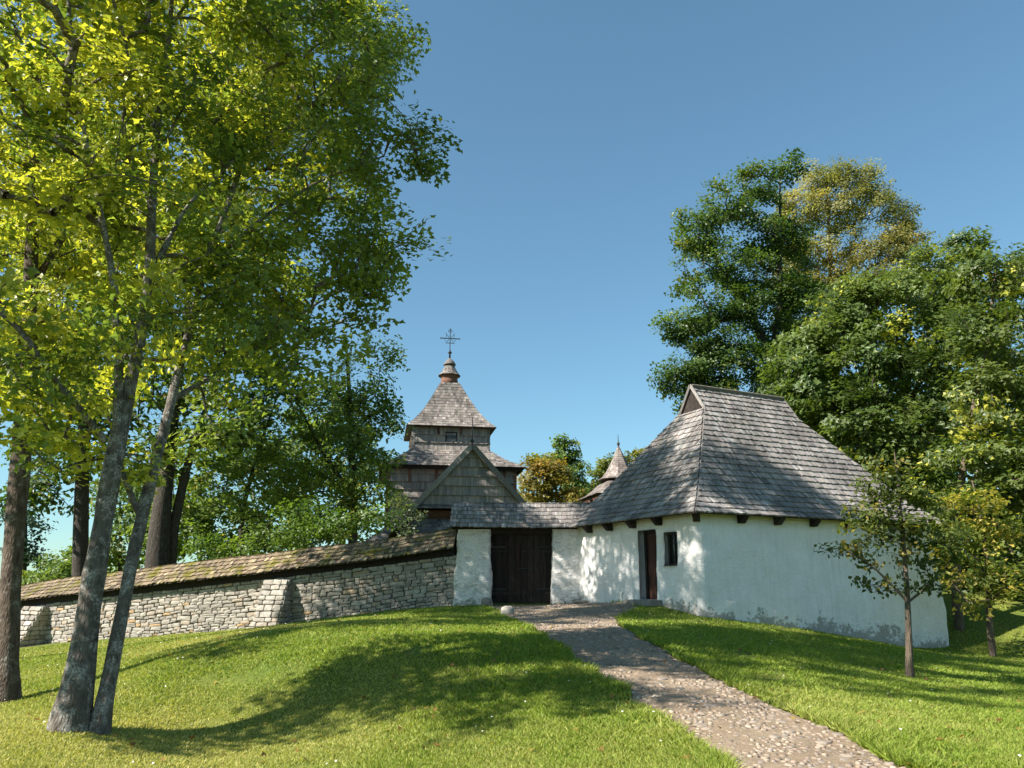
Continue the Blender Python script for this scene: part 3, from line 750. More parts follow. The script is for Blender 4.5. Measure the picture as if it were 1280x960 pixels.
def build_wall():
    root = thing('stone_wall', (*WP[4], float(hgt(*WP[4]))), 'long fieldstone wall with mossy shingled coping and buttresses left of gate', 'wall')
    ss = np.arange(0, WL[-1], 0.3); x, y, z, tx, ty, nx, ny = wall_pt(ss)
    sgn = -1.0 if ny[0] > 0 else 1.0
    nx, ny = nx * sgn, ny * sgn
    TH_ = 0.75
    def nrm(s):
        x, y, z, tx, ty, a, b = wall_pt(s); return x, y, z, tx, ty, a * sgn, b * sgn
    # core
    gz = hgt(x, y) - 0.5; n = len(ss); V = []
    for off, zz in ((0.0, gz), (0.0, z), (-TH_, z), (-TH_, gz)): V.append(np.stack([x + nx * (off - 0.05), y + ny * (off - 0.05), zz], 1))
    V = np.concatenate(V); Fq = [(k * n + i, k * n + i + 1, (k + 1) * n + i + 1, (k + 1) * n + i) for k in range(3) for i in range(n - 1)]
    obj('core', V, np.array(Fq), M['mortar'], root)
    # stones
    protos = [stone_proto(k) for k in range(10)]; mes = []
    for V_, Q, T in protos:
        me = new_mesh('stone', V_, [Q, T], False); me.materials.append(M['stone']); mes.append(me)
    r = np.random.default_rng(12); stones = []
    def course(s0, s1, put, hmax):
        "fills from the top down in uneven courses; put(s, depth below top, w, h)"
        d = 0.0
        while d < hmax:
            h = r.uniform(0.075, 0.175); s = s0 - r.uniform(0, 0.15)
            while s < s1:
                w = h * r.uniform(1.3, 4.2); w = min(w, 0.62); w = min(w, s1 + 0.05 - s)
                if w < 0.08: break
                if h > 0.135 and r.random() < 0.35:     # two thin ones in place of a thick one
                    k = r.uniform(0.4, 0.6); put(s + w / 2, d + h * k / 2, w, h * k); put(s + w / 2, d + h * (1 + k) / 2, w, h * (1 - k))
                else: put(s + w / 2, d + h / 2, w, h * r.uniform(0.94, 1.04))
                s += w
            d += h
    def put(s, d, w, h):
        if s > WL[-1] - 0.3: return
        d = d + 0.06 * math.sin(s * 1.7 + 2.2 * d) * min(1, d) + r.uniform(-0.014, 0.014)
        x, y, z, tx, ty, a, b = [float(q) for q in nrm(s)]
        zc = z - d
        if zc < float(hgt(x, y)) - 0.15: return
        slope = float(np.interp(s + .5, WL, WZT) - np.interp(s - .5, WL, WZT))
        stones.append((np.array([x + a * r.uniform(-0.005, 0.02), y + b * r.uniform(-0.005, 0.02), zc]), np.array([-tx, -ty, -slope * 0.9]), np.array([a, b, 0.0]), w, h, None))
    course(0.02, WL[-1], put, 2.0)
    # buttresses
    butt = []
    for sB, wB, proj in ((5.9, 0.85, 0.95), (16.1, 1.1, 1.25), (18.6, 1.0, 1.1)):
        x, y, z, tx, ty, a, b = [float(q) for q in nrm(sB)]
        t = np.array([tx, ty, 0]); nn = np.array([a, b, 0]); c = np.array([x, y, 0]); zt = z - 0.06; zb = float(hgt(x + a * proj, y + b * proj)) - 0.4
        H = zt - zb
        mb = MB(); e = 0.06
        Vb = [c + t * sx * (wB / 2 - e) + nn * q + np.array([0, 0, zz]) for sx in (-1, 1) for q, zz in ((-0.2, zb), (proj - e, zb), (0.25 - e, zt), (-0.2, zt))]
        mb.add(Vb, [(0, 1, 2, 3), (7, 6, 5, 4)] + [(i, 4 + i, 4 + (i + 1) % 4, (i + 1) % 4) for i in range(4)])
        part = mb.build('buttress', M['mortar'], root); butt.append(part)
        zz = zt
        while zz > zb + 0.2:
            h = r.uniform(0.11, 0.2); zm = zz - h / 2; q = 0.25 + (proj - 0.25) * (zt - zm) / H
            s = -wB / 2
            while s < wB / 2 - 0.05:
                w = min(r.uniform(0.2, 0.5), wB / 2 - s)
                if wB / 2 - s - w < 0.12: w = wB / 2 - s
                slopev = np.array([0, 0, 1.0]) - nn * (proj - 0.25) / H
                stones.append((c + t * (s + w / 2) + nn * (q - 0.01) + np.array([0, 0, zm]), -t, (nn + np.array([0, 0, (proj - .25) / H])) / math.hypot(1, (proj - .25) / H), w, h, part)); s += w
            for sx in (-1, 1):
                p_ = 0.0
                while p_ < q - 0.04:
                    w = min(r.uniform(0.18, 0.42), q - p_)
                    if q - p_ - w < 0.1: w = q - p_
                    stones.append((c + t * sx * (wB / 2 - 0.01) + nn * (p_ + w / 2) + np.array([0, 0, zm]), nn, t * sx, w, h, part)); p_ += w
            zz -= h
    # single stones: the 300 that show largest in view
    def show(st):
        P, T_, N_, w, h, part = st; d = P - np.array([0, 0, CAMZ]); Y = d[1]; u = 640 + F * d[0] / Y
        face = -(d @ N_) / np.linalg.norm(d)
        ok = (-30 < u < 590) and face > 0.05 and P[2] > float(hgt(P[0], P[1])) - 0.02
        return w * h / Y / Y * face if ok else -1
    sc = np.array([show(s) for s in stones]); order = np.argsort(-sc); Ms = []; cols = []
    SC = [np.array(c) for _, c in STONE_COLS]
    for n_, i in enumerate(order):
        P, T_, N_, w, h, part = stones[i]; T_ = T_ / np.linalg.norm(T_); N_ = N_ / np.linalg.norm(N_); T_ = T_ - N_ * (T_ @ N_); T_ /= np.linalg.norm(T_); Z_ = np.cross(N_, T_)
        k = int(r.integers(10)); fl = r.choice([-1, 1]); ds = r.uniform(0.09, 0.15)
        R = np.stack([T_ * fl, Z_ * fl, N_], 1); rz = r.uniform(-0.09, 0.09); R = R @ np.array([[math.cos(rz), -math.sin(rz), 0], [math.sin(rz), math.cos(rz), 0], [0, 0, 1]])
        if n_ < 300 and sc[i] > 0:
            from mathutils import Matrix
            e = Matrix(R.tolist()).to_euler(); inst('stone', mes[k], P, part or root, e, (w * 0.985, h * 0.985, ds))
        elif sc[i] > 0 or P[0] < -18 or part is not None:
            Ms.append((k, R @ np.diag([w * 0.985, h * 0.985, ds]), P)); cols.append(SC[int(r.choice(6, p=[.2, .25, .22, .22, .07, .04]))] * r.uniform(0.85, 1.1))
    V, Fs, c = merged(protos, Ms, cols); tag(obj('stones', V, Fs, M['stone_merged'], root, False, c), kind='stuff')
    # coping: a little two-sided shingle roof that follows the wall
    over, rise = 0.36, 0.66; S = Shingles(21); deck = MB(); mid = -TH_ / 2; half = TH_ / 2 + over
    Lc = math.hypot(half, rise); Smax = WL[-1] - 0.2
    for sg in (1, -1):
        def pos(s, d, sg=sg):
            s = np.asarray(s, float); t = np.asarray(d) / Lc; x, y, z, tx, ty, a, b = nrm(s)
            wob = (vnoise(np.stack([s, s * 0, s * 0], -1), 0.6, 8) - 0.5) * 0.05
            off = mid + sg * half * (1 - t); zz = z + 0.20 + rise * t + wob
            nn = np.stack([sg * a * rise / Lc, sg * b * rise / Lc, half / Lc + 0 * s], -1)
            return np.stack([x + a * off, y + b * off, zz], -1), nn
        lim = lambda d: (0.02, Smax)
        ds = np.linspace(0, Lc, 4); sx = np.arange(0.02, Smax, 0.3)
        rows = np.stack([pos(sx, np.full(len(sx), d))[0] for d in ds]) - np.array([0, 0, 0.012]); n = len(sx)
        deck.add(rows.reshape(-1, 3), [(k * n + i, k * n + i + 1, (k + 1) * n + i + 1, (k + 1) * n + i) for k in range(3) for i in range(n - 1)])
        S.face(pos, lim, 0.0, Lc, 0.19, 0.085, 0.034, ragged=0.028, tint=((0.20, 0.15, 0.10), 0.3, [((0.34, 0.27, 0.17), 0.15), ((0.09, 0.07, 0.05), 0.22)]))
    rf = deck.build('coping_roof', M['wood_dark'], root); S.build('shingles', 'shingle_moss', rf)
    mb = MB(); sx = np.arange(0.05, Smax, 1.6)
    for s0, s1 in zip(sx[:-1], sx[1:]):
        p0 = nrm(s0); p1 = nrm(s1)
        mb.bar((p0[0] - p0[5] * 0.05, p0[1] - p0[6] * 0.05, p0[2] + 0.14), (p1[0] - p1[5] * 0.05, p1[1] - p1[6] * 0.05, p1[2] + 0.14), 0.20, 0.28)
    mb.build('wall_plate', M['wood_dark'], root)
build_wall()

# ------------------------------------------------------------------ wooden church
def build_church():
    A = math.radians(9.5); C0 = np.array([-3.88, 46.0]); zg = float(hgt(*C0))
    root = thing('church', (*C0, zg), 'shingled wooden church with tent roof, lantern and iron cross behind the gate', 'church')
    def w(x, y, z): ca, sa = math.cos(A), math.sin(A); return np.array([C0[0] + x * ca - y * sa, C0[1] + x * sa + y * ca, z])
    ex = np.array([math.cos(A), math.sin(A), 0]); ey = np.array([-math.sin(A), math.cos(A), 0])
    aF = A - math.pi / 2
    SID = ((0.27, 0.24, 0.22), 0.12, [((0.34, 0.29, 0.25), 0.2), ((0.20, 0.185, 0.175), 0.2)])
    def clad(S, ang, c, half, halfw, z0, z1, expo=0.43, lim=None):
        nx, ny = math.cos(ang), math.sin(ang); tx, ty = -ny, nx
        def pos(s, d):
            s = np.asarray(s, float); P = np.stack([c[0] + nx * half + tx * s, c[1] + ny * half + ty * s, z0 + d + 0 * s], -1)
            return P, np.broadcast_to(np.array([nx, ny, 0.0]), P.shape)
        S.face(pos, lim or (lambda d: (-halfw, halfw)), 0.0, z1 - z0, expo, 0.13, 0.06, 1.1, tint=SID, ragged=0.006)
    zN = 6.42 + CAMZ            # nave eave
    nv = 3.5
    S = Shingles(31); mb = MB(); mb.box(w(0, 0, (zg - 1 + zN) / 2), (nv, nv, (zN - zg + 1) / 2), ex, ey)
    nave = mb.build('nave_wall', M['wood_dark'], root)
    for k in range(4): clad(S, aF + k * math.pi / 2, C0, nv, nv, zg + 2.0, zN)
    S.build('siding', 'siding', nave)
    # skirt roof of the nave
    def square_roof(c, half, prof, sd, name, expo=0.24, width=0.16, n=4, rot=aF, mat='shingle', tint=GREY_WOOD, thick=0.024):
        pf = prof_fn(prof); f, L, _ = pf; S = Shingles(sd); deck = MB(); tn = math.tan(math.pi / n)
        for k in range(n):
            pos = ring_side(rot + k * 2 * math.pi / n, c, half, pf)
            lim = lambda d: (-(half - float(f(d)[0])) * tn, (half - float(f(d)[0])) * tn)
            deck_from(pos, lim, L, deck, 0.3, 0.015); S.face(pos, lim, 0.0, L, expo, width, thick, tint=tint)
        # flat soffit
        pts = []
        for k in range(n):
            a = rot + (k + 0.5) * 2 * math.pi / n; q = half / math.cos(math.pi / n) * 0.995; pts.append((c[0] + q * math.cos(a), c[1] + q * math.sin(a), prof[0][1] - 0.02))
        deck.add(pts, [tuple(range(n - 1, -1, -1))])
        rf = deck.build(name, M['wood_dark'], root); S.build('shingles', mat, rf); return rf
    CT_ = ((0.21, 0.185, 0.165), 0.2, [((0.32, 0.28, 0.25), 0.15), ((0.13, 0.115, 0.105), 0.13)])
    zU0 = 7.62 + CAMZ
    square_roof(C0, 4.05, [(0, zN - 0.05), (1.0, zN + 0.50), (1.95, zU0 + 0.05)], 41, 'skirt_roof', tint=CT_)
    mb = MB()
    for s in (-1, 1):
        mb.box(w(0, s * 3.86, zN - 0.13), (3.9, 0.06, 0.09), ex, ey); mb.box(w(s * 3.86, 0, zN - 0.132), (0.06, 3.79, 0.09), ex, ey)
    mb.build('eave_beam', M['wood_dark'], root)
    # tower box
    hu = 2.18; zU1 = 9.0 + CAMZ; S = Shingles(33)
    mb = MB(); mb.box(w(0, 0, (zU0 - .5 + zU1) / 2), (hu, hu, (zU1 - zU0 + .5) / 2), ex, ey); tw = mb.build('tower_wall', M['wood_dark'], root)
    for k in range(4): clad(S, aF + k * math.pi / 2, C0, hu, hu, zU0 - 0.1, zU1, 0.45)
    S.build('siding', 'siding', tw)
    # tower window
    mb = MB(); cw = w(0.0, -hu - 0.05, zU0 + 0.66)
    for s in (-1, 1): mb.box(cw + ex * s * 0.30, (0.035, 0.05, 0.33), ex, ey); mb.box(cw + np.array([0, 0, s * 0.30]), (0.265, 0.048, 0.035), ex, ey)
    win = mb.build('window', M['wood_dark'], root)
    mb = MB(); mb.box(cw, (0.262, 0.012, 0.262), ex, ey); mb.build('pane', M['glass'], win)
    mb = MB(); mb.box(cw - ey * 0.016, (0.016, 0.01, 0.26), ex, ey); mb.box(cw - ey * 0.017, (0.258, 0.008, 0.016), ex, ey); mb.build('glazing_bar', M['wood_grey'], win)
    for x, zt in ((-0.75, zU1 - 0.30), (0.55, zU1 - 0.32)):
        mb = MB(); mb.box(w(x, -hu - 0.06, zt), (0.06, 0.05, 0.24), ex, ey); mb.build('bracket', M['wood_red'], root)
    for x in (-2.35, -0.9, 2.9):
        mb = MB(); mb.box(w(x, -nv - 0.06, zN - 0.5), (0.07, 0.06, 0.42), ex, ey); mb.build('bracket', M['wood_red'], root)
    for sx in (-1, 1):
        for sy in (-1, 1):
            mb = MB(); mb.box(w(sx * hu, sy * hu, (zU0 + zU1) / 2), (0.08, 0.08, (zU1 - zU0) / 2), ex, ey); mb.build('corner_post', M['wood_grey'], root)
            mb = MB(); mb.box(w(sx * nv, sy * nv, (zg + zN) / 2), (0.1, 0.1, (zN - zg) / 2), ex, ey); mb.build('corner_post', M['wood_red'], root)
    # tent roof
    zT = 12.0 + CAMZ
    square_roof(C0, 2.58, [(0, zU1 - 0.12), (0.42, zU1 + 0.28), (0.95, zU1 + 0.98), (1.5, zU1 + 1.95), (2.02, zT)], 43, 'tent_roof', 0.225, 0.15, tint=CT_)
    # lantern
    mb = MB(); mb.lathe((*C0, zT), [(0.56, -0.12), (0.53, 0.25), (0.50, 0.38), (0.56, 0.50), (0.63, 0.58)], 20); mb.build('lantern_drum', M['wood_red'], root, True)
    def cap(z0, half, prof, sd, name): return square_roof(C0, half, [(a, z0 + b) for a, b in prof], sd, name, 0.13, 0.10, 12, tint=CT_, thick=0.014)
    cap(zT + 0.56, 0.66, [(0, 0), (0.10, 0.10), (0.26, 0.36), (0.40, 0.66)], 45, 'lantern_roof')
    mb = MB(); mb.lathe((*C0, zT + 1.18), [(0.24, -0.06), (0.25, 0.04), (0.36, 0.12)], 16); mb.build('lantern_neck', M['wood_red'], root, True)
    mb = MB(); mb.lathe((*C0, zT + 1.29), [(0.39, -0.02), (0.38, 0.04), (0.29, 0.20), (0.16, 0.33), (0.05, 0.44)], 18); mb.build('finial_cap', M['wood_grey'], root, True)
    mb = MB(); mb.lathe((*C0, zT + 1.70), [(0.06, -0.05), (0.05, 0.30), (0.12, 0.36), (0.12, 0.42), (0.05, 0.48), (0.035, 0.60)], 12); mb.build('finial', M['iron'], root, True)
    # iron cross
    mb = MB(); zc = zT + 2.2; T = 0.05
    P = lambda x, z: w(x, 0, zc + z)
    mb.bar(P(0, 0), P(0, 1.48), T); mb.bar(P(-0.60, 0.82), P(0.60, 0.82), T); mb.bar(P(-0.28, 0.52), P(0.28, 0.52), T * 0.7)
    for sx in (-1, 1):
        mb.bar(P(sx * 0.06, 0.88), P(sx * 0.27, 1.12), T * 0.5); mb.bar(P(sx * 0.06, 0.76), P(sx * 0.25, 0.58), T * 0.5)
        mb.bar(P(sx * 0.60, 0.75), P(sx * 0.60, 0.89), T * 0.6); mb.bar(P(sx * 0.13, 1.30), P(0, 1.45), T * 0.5); mb.bar(P(sx * 0.13, 1.30), P(sx * 0.02, 1.24), T * 0.5)
        mb.bar(P(sx * 0.24, 1.20), P(sx * 0.24, 0.82), T * 0.4); mb.bar(P(sx * 0.30, 0.62), P(sx * 0.36, 0.82), T * 0.4)
    mb.build('cross', M['iron'], root)
    # narthex with its gable to us
    gx, gw, yf = 1.55, 2.62, -8.2; zb, za = 3.82 + CAMZ, 6.62 + CAMZ
    gx = 0.52
    S = Shingles(37); mb = MB()
    def tri(y): return [w(gx - gw, y, zb), w(gx + gw, y, zb), w(gx, y, za)]
    mb.add(tri(yf + 0.05) + tri(-3.4), [(0, 1, 2), (5, 4, 3), (0, 3, 4, 1)]); gw_ = mb.build('gable_wall', M['wood_dark'], root)
    def limG(d): k = gw * (1 - min(d, za - zb) / (za - zb)); return -k, k
    gc = w(gx, 0, 0)[:2]
    clad(S, aF, gc, -yf, gw, zb, za, 0.47, limG); S.build('siding', 'siding', gw_)
    # its roof
    S = Shingles(39); deck = MB(); Lg = math.hypot(gw + 0.25, (za - zb) * (gw + .25) / gw)
    for sg in (-1, 1):
        def pos(s, d, sg=sg):
            s = np.asarray(s, float); t = np.asarray(d) / Lg; x = gx + sg * (gw + 0.25) * (1 - t); z = za + 0.10 - (za - zb) / gw * (gw + 0.25) * (1 - t)
            P = np.stack([C0[0] + x * math.cos(A) - s * math.sin(A), C0[1] + x * math.sin(A) + s * math.cos(A), z + 0 * s], -1)
            nz = gw / math.hypot(gw, za - zb); nh = (za - zb) / math.hypot(gw, za - zb) * sg
            return P, np.broadcast_to(np.array([ex[0] * nh, ex[1] * nh, nz]), P.shape)
        lim = lambda d: (yf - 0.3, -2.6)
        deck_from(pos, lim, Lg, deck, 0.4, 0.015); S.face(pos, lim, 0, Lg, 0.24, 0.16, 0.024, tint=CT_)
    gr = deck.build('gable_roof', M['wood_dark'], root); S.build('shingles', 'shingle', gr)
    for sg in (-1, 1):
        mb = MB(); mb.bar(w(gx + sg * (gw + 0.32), yf - 0.33, zb - 0.30), w(gx + sg * 0.02, yf - 0.33, za + 0.10), 0.26, 0.06, up=ey); mb.build('verge_board', M['wood_grey'], root)
    mb = MB(); mb.lathe(w(gx, yf - 0.2, za + 0.1), [(0.05, 0), (0.04, 0.15), (0.10, 0.22), (0.10, 0.30), (0.03, 0.38), (0.02, 1.5)], 10); mb.build('gable_finial', M['iron'], root)
    # pent strip, log wall and lower skirt roof under the gable
    S = Shingles(47); deck = MB(); pf = prof_fn([(0, zb - 0.22), (0.5, zb + 0.02)])
    pos = ring_side(aF, gc, -yf + 0.42, pf); lim = lambda d: (-gw - 0.3, gw + 0.3)
    deck_from(pos, lim, pf[1], deck, 0.3, 0.015); S.face(pos, lim, 0, pf[1], 0.22, 0.15, 0.024, tint=CT_)
    pr = deck.build('pent_roof', M['wood_dark'], root); S.build('shingles', 'shingle', pr)
    nl = 6
    for k in range(nl):
        z = zb - 0.40 - 0.30 * k
        mb = MB(); mb.box(w(gx, -5.85, z), (gw - 0.12 + 0.15 * (k % 2), 2.2, 0.14), ex, ey); mb.build('log_course', M['wood_red'], root)
    S = Shingles(49); deck = MB(); zs = 3.0 + CAMZ
    for ang, half, lw_, cc in ((aF, -yf + 1.15, gw + 0.9, gc), (aF - math.pi / 2, gw + 1.3, 4.4, w(gx, -5.9, 0)[:2]), (aF + math.pi / 2, gw + 1.3, 4.4, w(gx, -5.9, 0)[:2])):
        pf = prof_fn([(0, zs - 0.75), (1.15, zs + 0.12)]); pos = ring_side(ang, cc, half, pf); lim = lambda d, lw_=lw_: (-lw_, lw_)
        deck_from(pos, lim, pf[1], deck, 0.3, 0.015); S.face(pos, lim, 0, pf[1], 0.24, 0.16, 0.024, tint=CT_)
    lr = deck.build('lower_skirt_roof', M['wood_dark'], root); S.build('shingles', 'shingle', lr)
    S = Shingles(51); deck = MB()
    for k in range(4):
        pf = prof_fn([(0, zs - 0.9), (1.2, zs + 0.1)]); pos = ring_side(aF + k * math.pi / 2, C0, nv + 1.2, pf); lim = lambda d: (-(nv + 1.2 - float(pf[0](d)[0])), nv + 1.2 - float(pf[0](d)[0]))
        deck_from(pos, lim, pf[1], deck, 0.3, 0.015); S.face(pos, lim, 0, pf[1], 0.24, 0.16, 0.024, tint=CT_)
    lr = deck.build('arcade_roof', M['wood_dark'], root); S.build('shingles', 'shingle', lr)
build_church()

def build_belfry():
    A = math.radians(10.6); c = at(775, 614, 51)[:2]; zg = float(hgt(*c))
    root = thing('bell_tower', (*c, zg), 'small wooden bell tower with pointed shingle spire showing above house eaves', 'bell tower')
    ex = np.array([math.cos(A), math.sin(A), 0]); ey = np.array([-math.sin(A), math.cos(A), 0]); aF = A - math.pi / 2
    def w(x, y, z): q = c + ex[:2] * x + ey[:2] * y; return np.array([q[0], q[1], z])
    T = ((0.25, 0.21, 0.188), 0.2, [((0.34, 0.295, 0.265), 0.15), ((0.16, 0.135, 0.12), 0.15)])
    zl = 5.62 + CAMZ; z2 = 6.88 + CAMZ
    def roof(half, prof, n, rot, sd, name, expo, width):
        pf = prof_fn(prof); f, L, _ = pf; S = Shingles(sd); deck = MB(); tn = math.tan(math.pi / n)
        for k in range(n):
            pos = ring_side(rot + k * 2 * math.pi / n, c, half, pf); lim = lambda d: (-(half - float(f(d)[0])) * tn, (half - float(f(d)[0])) * tn)
            deck_from(pos, lim, L, deck, 0.3, 0.015); S.face(pos, lim, 0, L, expo, width, 0.022, tint=T)
        pts = []
        for k in range(n):
            a = rot + (k + 0.5) * 2 * math.pi / n; q = half / math.cos(math.pi / n) * 0.995; pts.append((c[0] + q * math.cos(a), c[1] + q * math.sin(a), prof[0][1] - 0.02))
        deck.add(pts, [tuple(range(n - 1, -1, -1))])
        rf = deck.build(name, M['wood_dark'], root); S.build('shingles', 'shingle', rf)
    roof(2.28, [(0, zl), (0.55, zl + 0.32), (1.2, zl + 0.95)], 4, aF, 61, 'lower_roof', 0.2, 0.14)
    mb = MB(); mb.lathe((*c, zl), [(1.12, 0.7), (1.10, 1.2)], 8, aF + math.pi / 8); mb.build('upper_drum', M['wood_red'], root)
    roof(1.32, [(0, z2 - 0.1), (0.30, z2 + 0.12), (0.62, z2 + 0.62), (0.95, z2 + 1.3), (1.27, z2 + 2.12)], 8, aF, 63, 'spire', 0.17, 0.12)
    mb = MB(); mb.lathe((*c, z2 + 2.03), [(0.06, 0), (0.05, 0.2), (0.10, 0.28), (0.10, 0.36), (0.03, 0.45), (0.015, 0.95)], 10); mb.build('finial', M['iron'], root)
    # gallery: sill, lintel and arched openings between posts, then the shaft
    hg = 2.02; z0, z1 = zl - 0.78, zl - 0.02
    mb = MB(); mb.box(w(0, 0, (zg + z0) / 2), (1.72, 1.72, (z0 - zg) / 2), ex, ey); mb.build('shaft', M['wood_red'], root)
    mb = MB(); mb.box(w(0, 0, (z0 + z1) / 2), (1.25, 1.25, (z1 - z0) / 2), ex, ey); mb.build('bell_chamber', M['wood_dark'], root)
    for k in range(4):
        a = aF + k * math.pi / 2; nn = np.array([math.cos(a), math.sin(a), 0]); tt = np.array([-nn[1], nn[0], 0]); cc = np.array([*c, 0]) + nn * hg
        mb = MB(); mb.box(cc + np.array([0, 0, z0 + 0.05]), (hg - 0.07, 0.07, 0.07), tt, nn); mb.box(cc + np.array([0, 0, z1 - 0.09]), (hg - 0.07, 0.07, 0.09), tt, nn); mb.build('gallery_rail', M['wood_red'], root)
        for j in range(8):
            x = -hg + 2 * hg * j / 7
            mb = MB(); mb.box(cc + tt * x + np.array([0, 0, (z0 + z1) / 2 - 0.03]), (0.055, 0.055, (z1 - z0) / 2 - 0.15), tt, nn)
            for sg in (-1, 1):
                if -hg < x + sg * 0.2 < hg: mb.bar(cc + tt * (x + sg * 0.04) + np.array([0, 0, z1 - 0.36]), cc + tt * (x + sg * 0.22) + np.array([0, 0, z1 - 0.18]), 0.07, 0.08)
            mb.build('gallery_post', M['wood_red'], root)
build_belfry()

# ------------------------------------------------------------------ trees
def leaf_shape(kind):
    "unit leaf in the xy plane, stem at the origin, tip along +x; folded a little along the midrib"
    if kind == 'maple':
        V = np.array([(-0.05, 0, 0), (0.22, 0.54, 0.05), (0.48, 0.21, 0.03), (1.0, 0, -0.08), (0.48, -0.21, 0.03), (0.22, -0.54, 0.05)])
        T = [(0, 4, 3), (0, 3, 2), (0, 2, 1), (0, 5, 4)]
    else:
        V = np.array([(0, 0, 0), (0.45, 0.36, 0.06), (1.0, 0, -0.05), (0.45, -0.36, 0.06)]); T = [(0, 3, 2), (0, 2, 1)]
    return V, np.array(T)
def make_leaves(P, Nn, size, kind, r):
    n = len(P); V0, T0 = leaf_shape(kind)
    Nn = Nn / np.linalg.norm(Nn, axis=1, keepdims=True)
    a = r.normal(size=(n, 3)); a[:, 2] -= 0.35; X = a - Nn * (a * Nn).sum(1, keepdims=True); X /= np.linalg.norm(X, axis=1, keepdims=True); Y = np.cross(Nn, X)
    S = size[:, None, None]
    V = P[:, None] + S * (V0[None, :, 0:1] * X[:, None] + V0[None, :, 1:2] * Y[:, None] + V0[None, :, 2:3] * Nn[:, None])
    T = (np.arange(n) * len(V0))[:, None, None] + T0[None]
    return V.reshape(-1, 3), T.reshape(-1, 3), len(T0)
def tube(mbV, mbQ, base, pts, rad, sides, disp=0.0, seed=0):
    "appends a tube along pts"
    pts = np.asarray(pts, float); n = len(pts); t = np.gradient(pts, axis=0); t /= np.linalg.norm(t, axis=1, keepdims=True) + 1e-9
    ref = np.array([1.0, 0.13, 0.07]); X = np.cross(t, ref); X /= np.linalg.norm(X, axis=1, keepdims=True) + 1e-9; Y = np.cross(t, X)
    a = np.linspace(0, 2 * np.pi, sides, endpoint=False); rr = np.asarray(rad, float)[:, None] * np.ones(sides)[None]
    C = np.cos(a)[None, :, None] * X[:, None] + np.sin(a)[None, :, None] * Y[:, None]
    V = pts[:, None] + rr[:, :, None] * C
    if disp:
        d = (fbm(V * np.array([1, 1, 0.35]), 7, seed) - 0.5) * disp + (fbm(V, 2.3, seed + 4) - 0.5) * disp
        V = V + C * d[:, :, None] * (rr / rr.max())[:, :, None] ** 0.5
    mbV.append(V.reshape(-1, 3)); idx = base + np.arange(n * sides).reshape(n, sides); nx = np.roll(idx, -1, 1)
    mbQ.append(np.stack([idx[:-1], nx[:-1], nx[1:], idx[1:]], -1).reshape(-1, 4)); return base + n * sides
def smooth_line(P, step):
    P = np.asarray(P, float); L = np.r_[0, np.cumsum(np.linalg.norm(np.diff(P[:, :3], axis=0), axis=1))]; s = np.linspace(0, L[-1], max(4, int(L[-1] / step)))
    Q = np.stack([np.interp(s, L, P[:, k]) for k in range(P.shape[1])], 1)
    for _ in range(3): Q[1:-1] = 0.25 * Q[:-2] + 0.5 * Q[1:-1] + 0.25 * Q[2:]
    return Q
NLEAF = [0]; LEAF_PER, TIP_DENS, LEAF_SIZE = 1.75, 1.6, 1.15
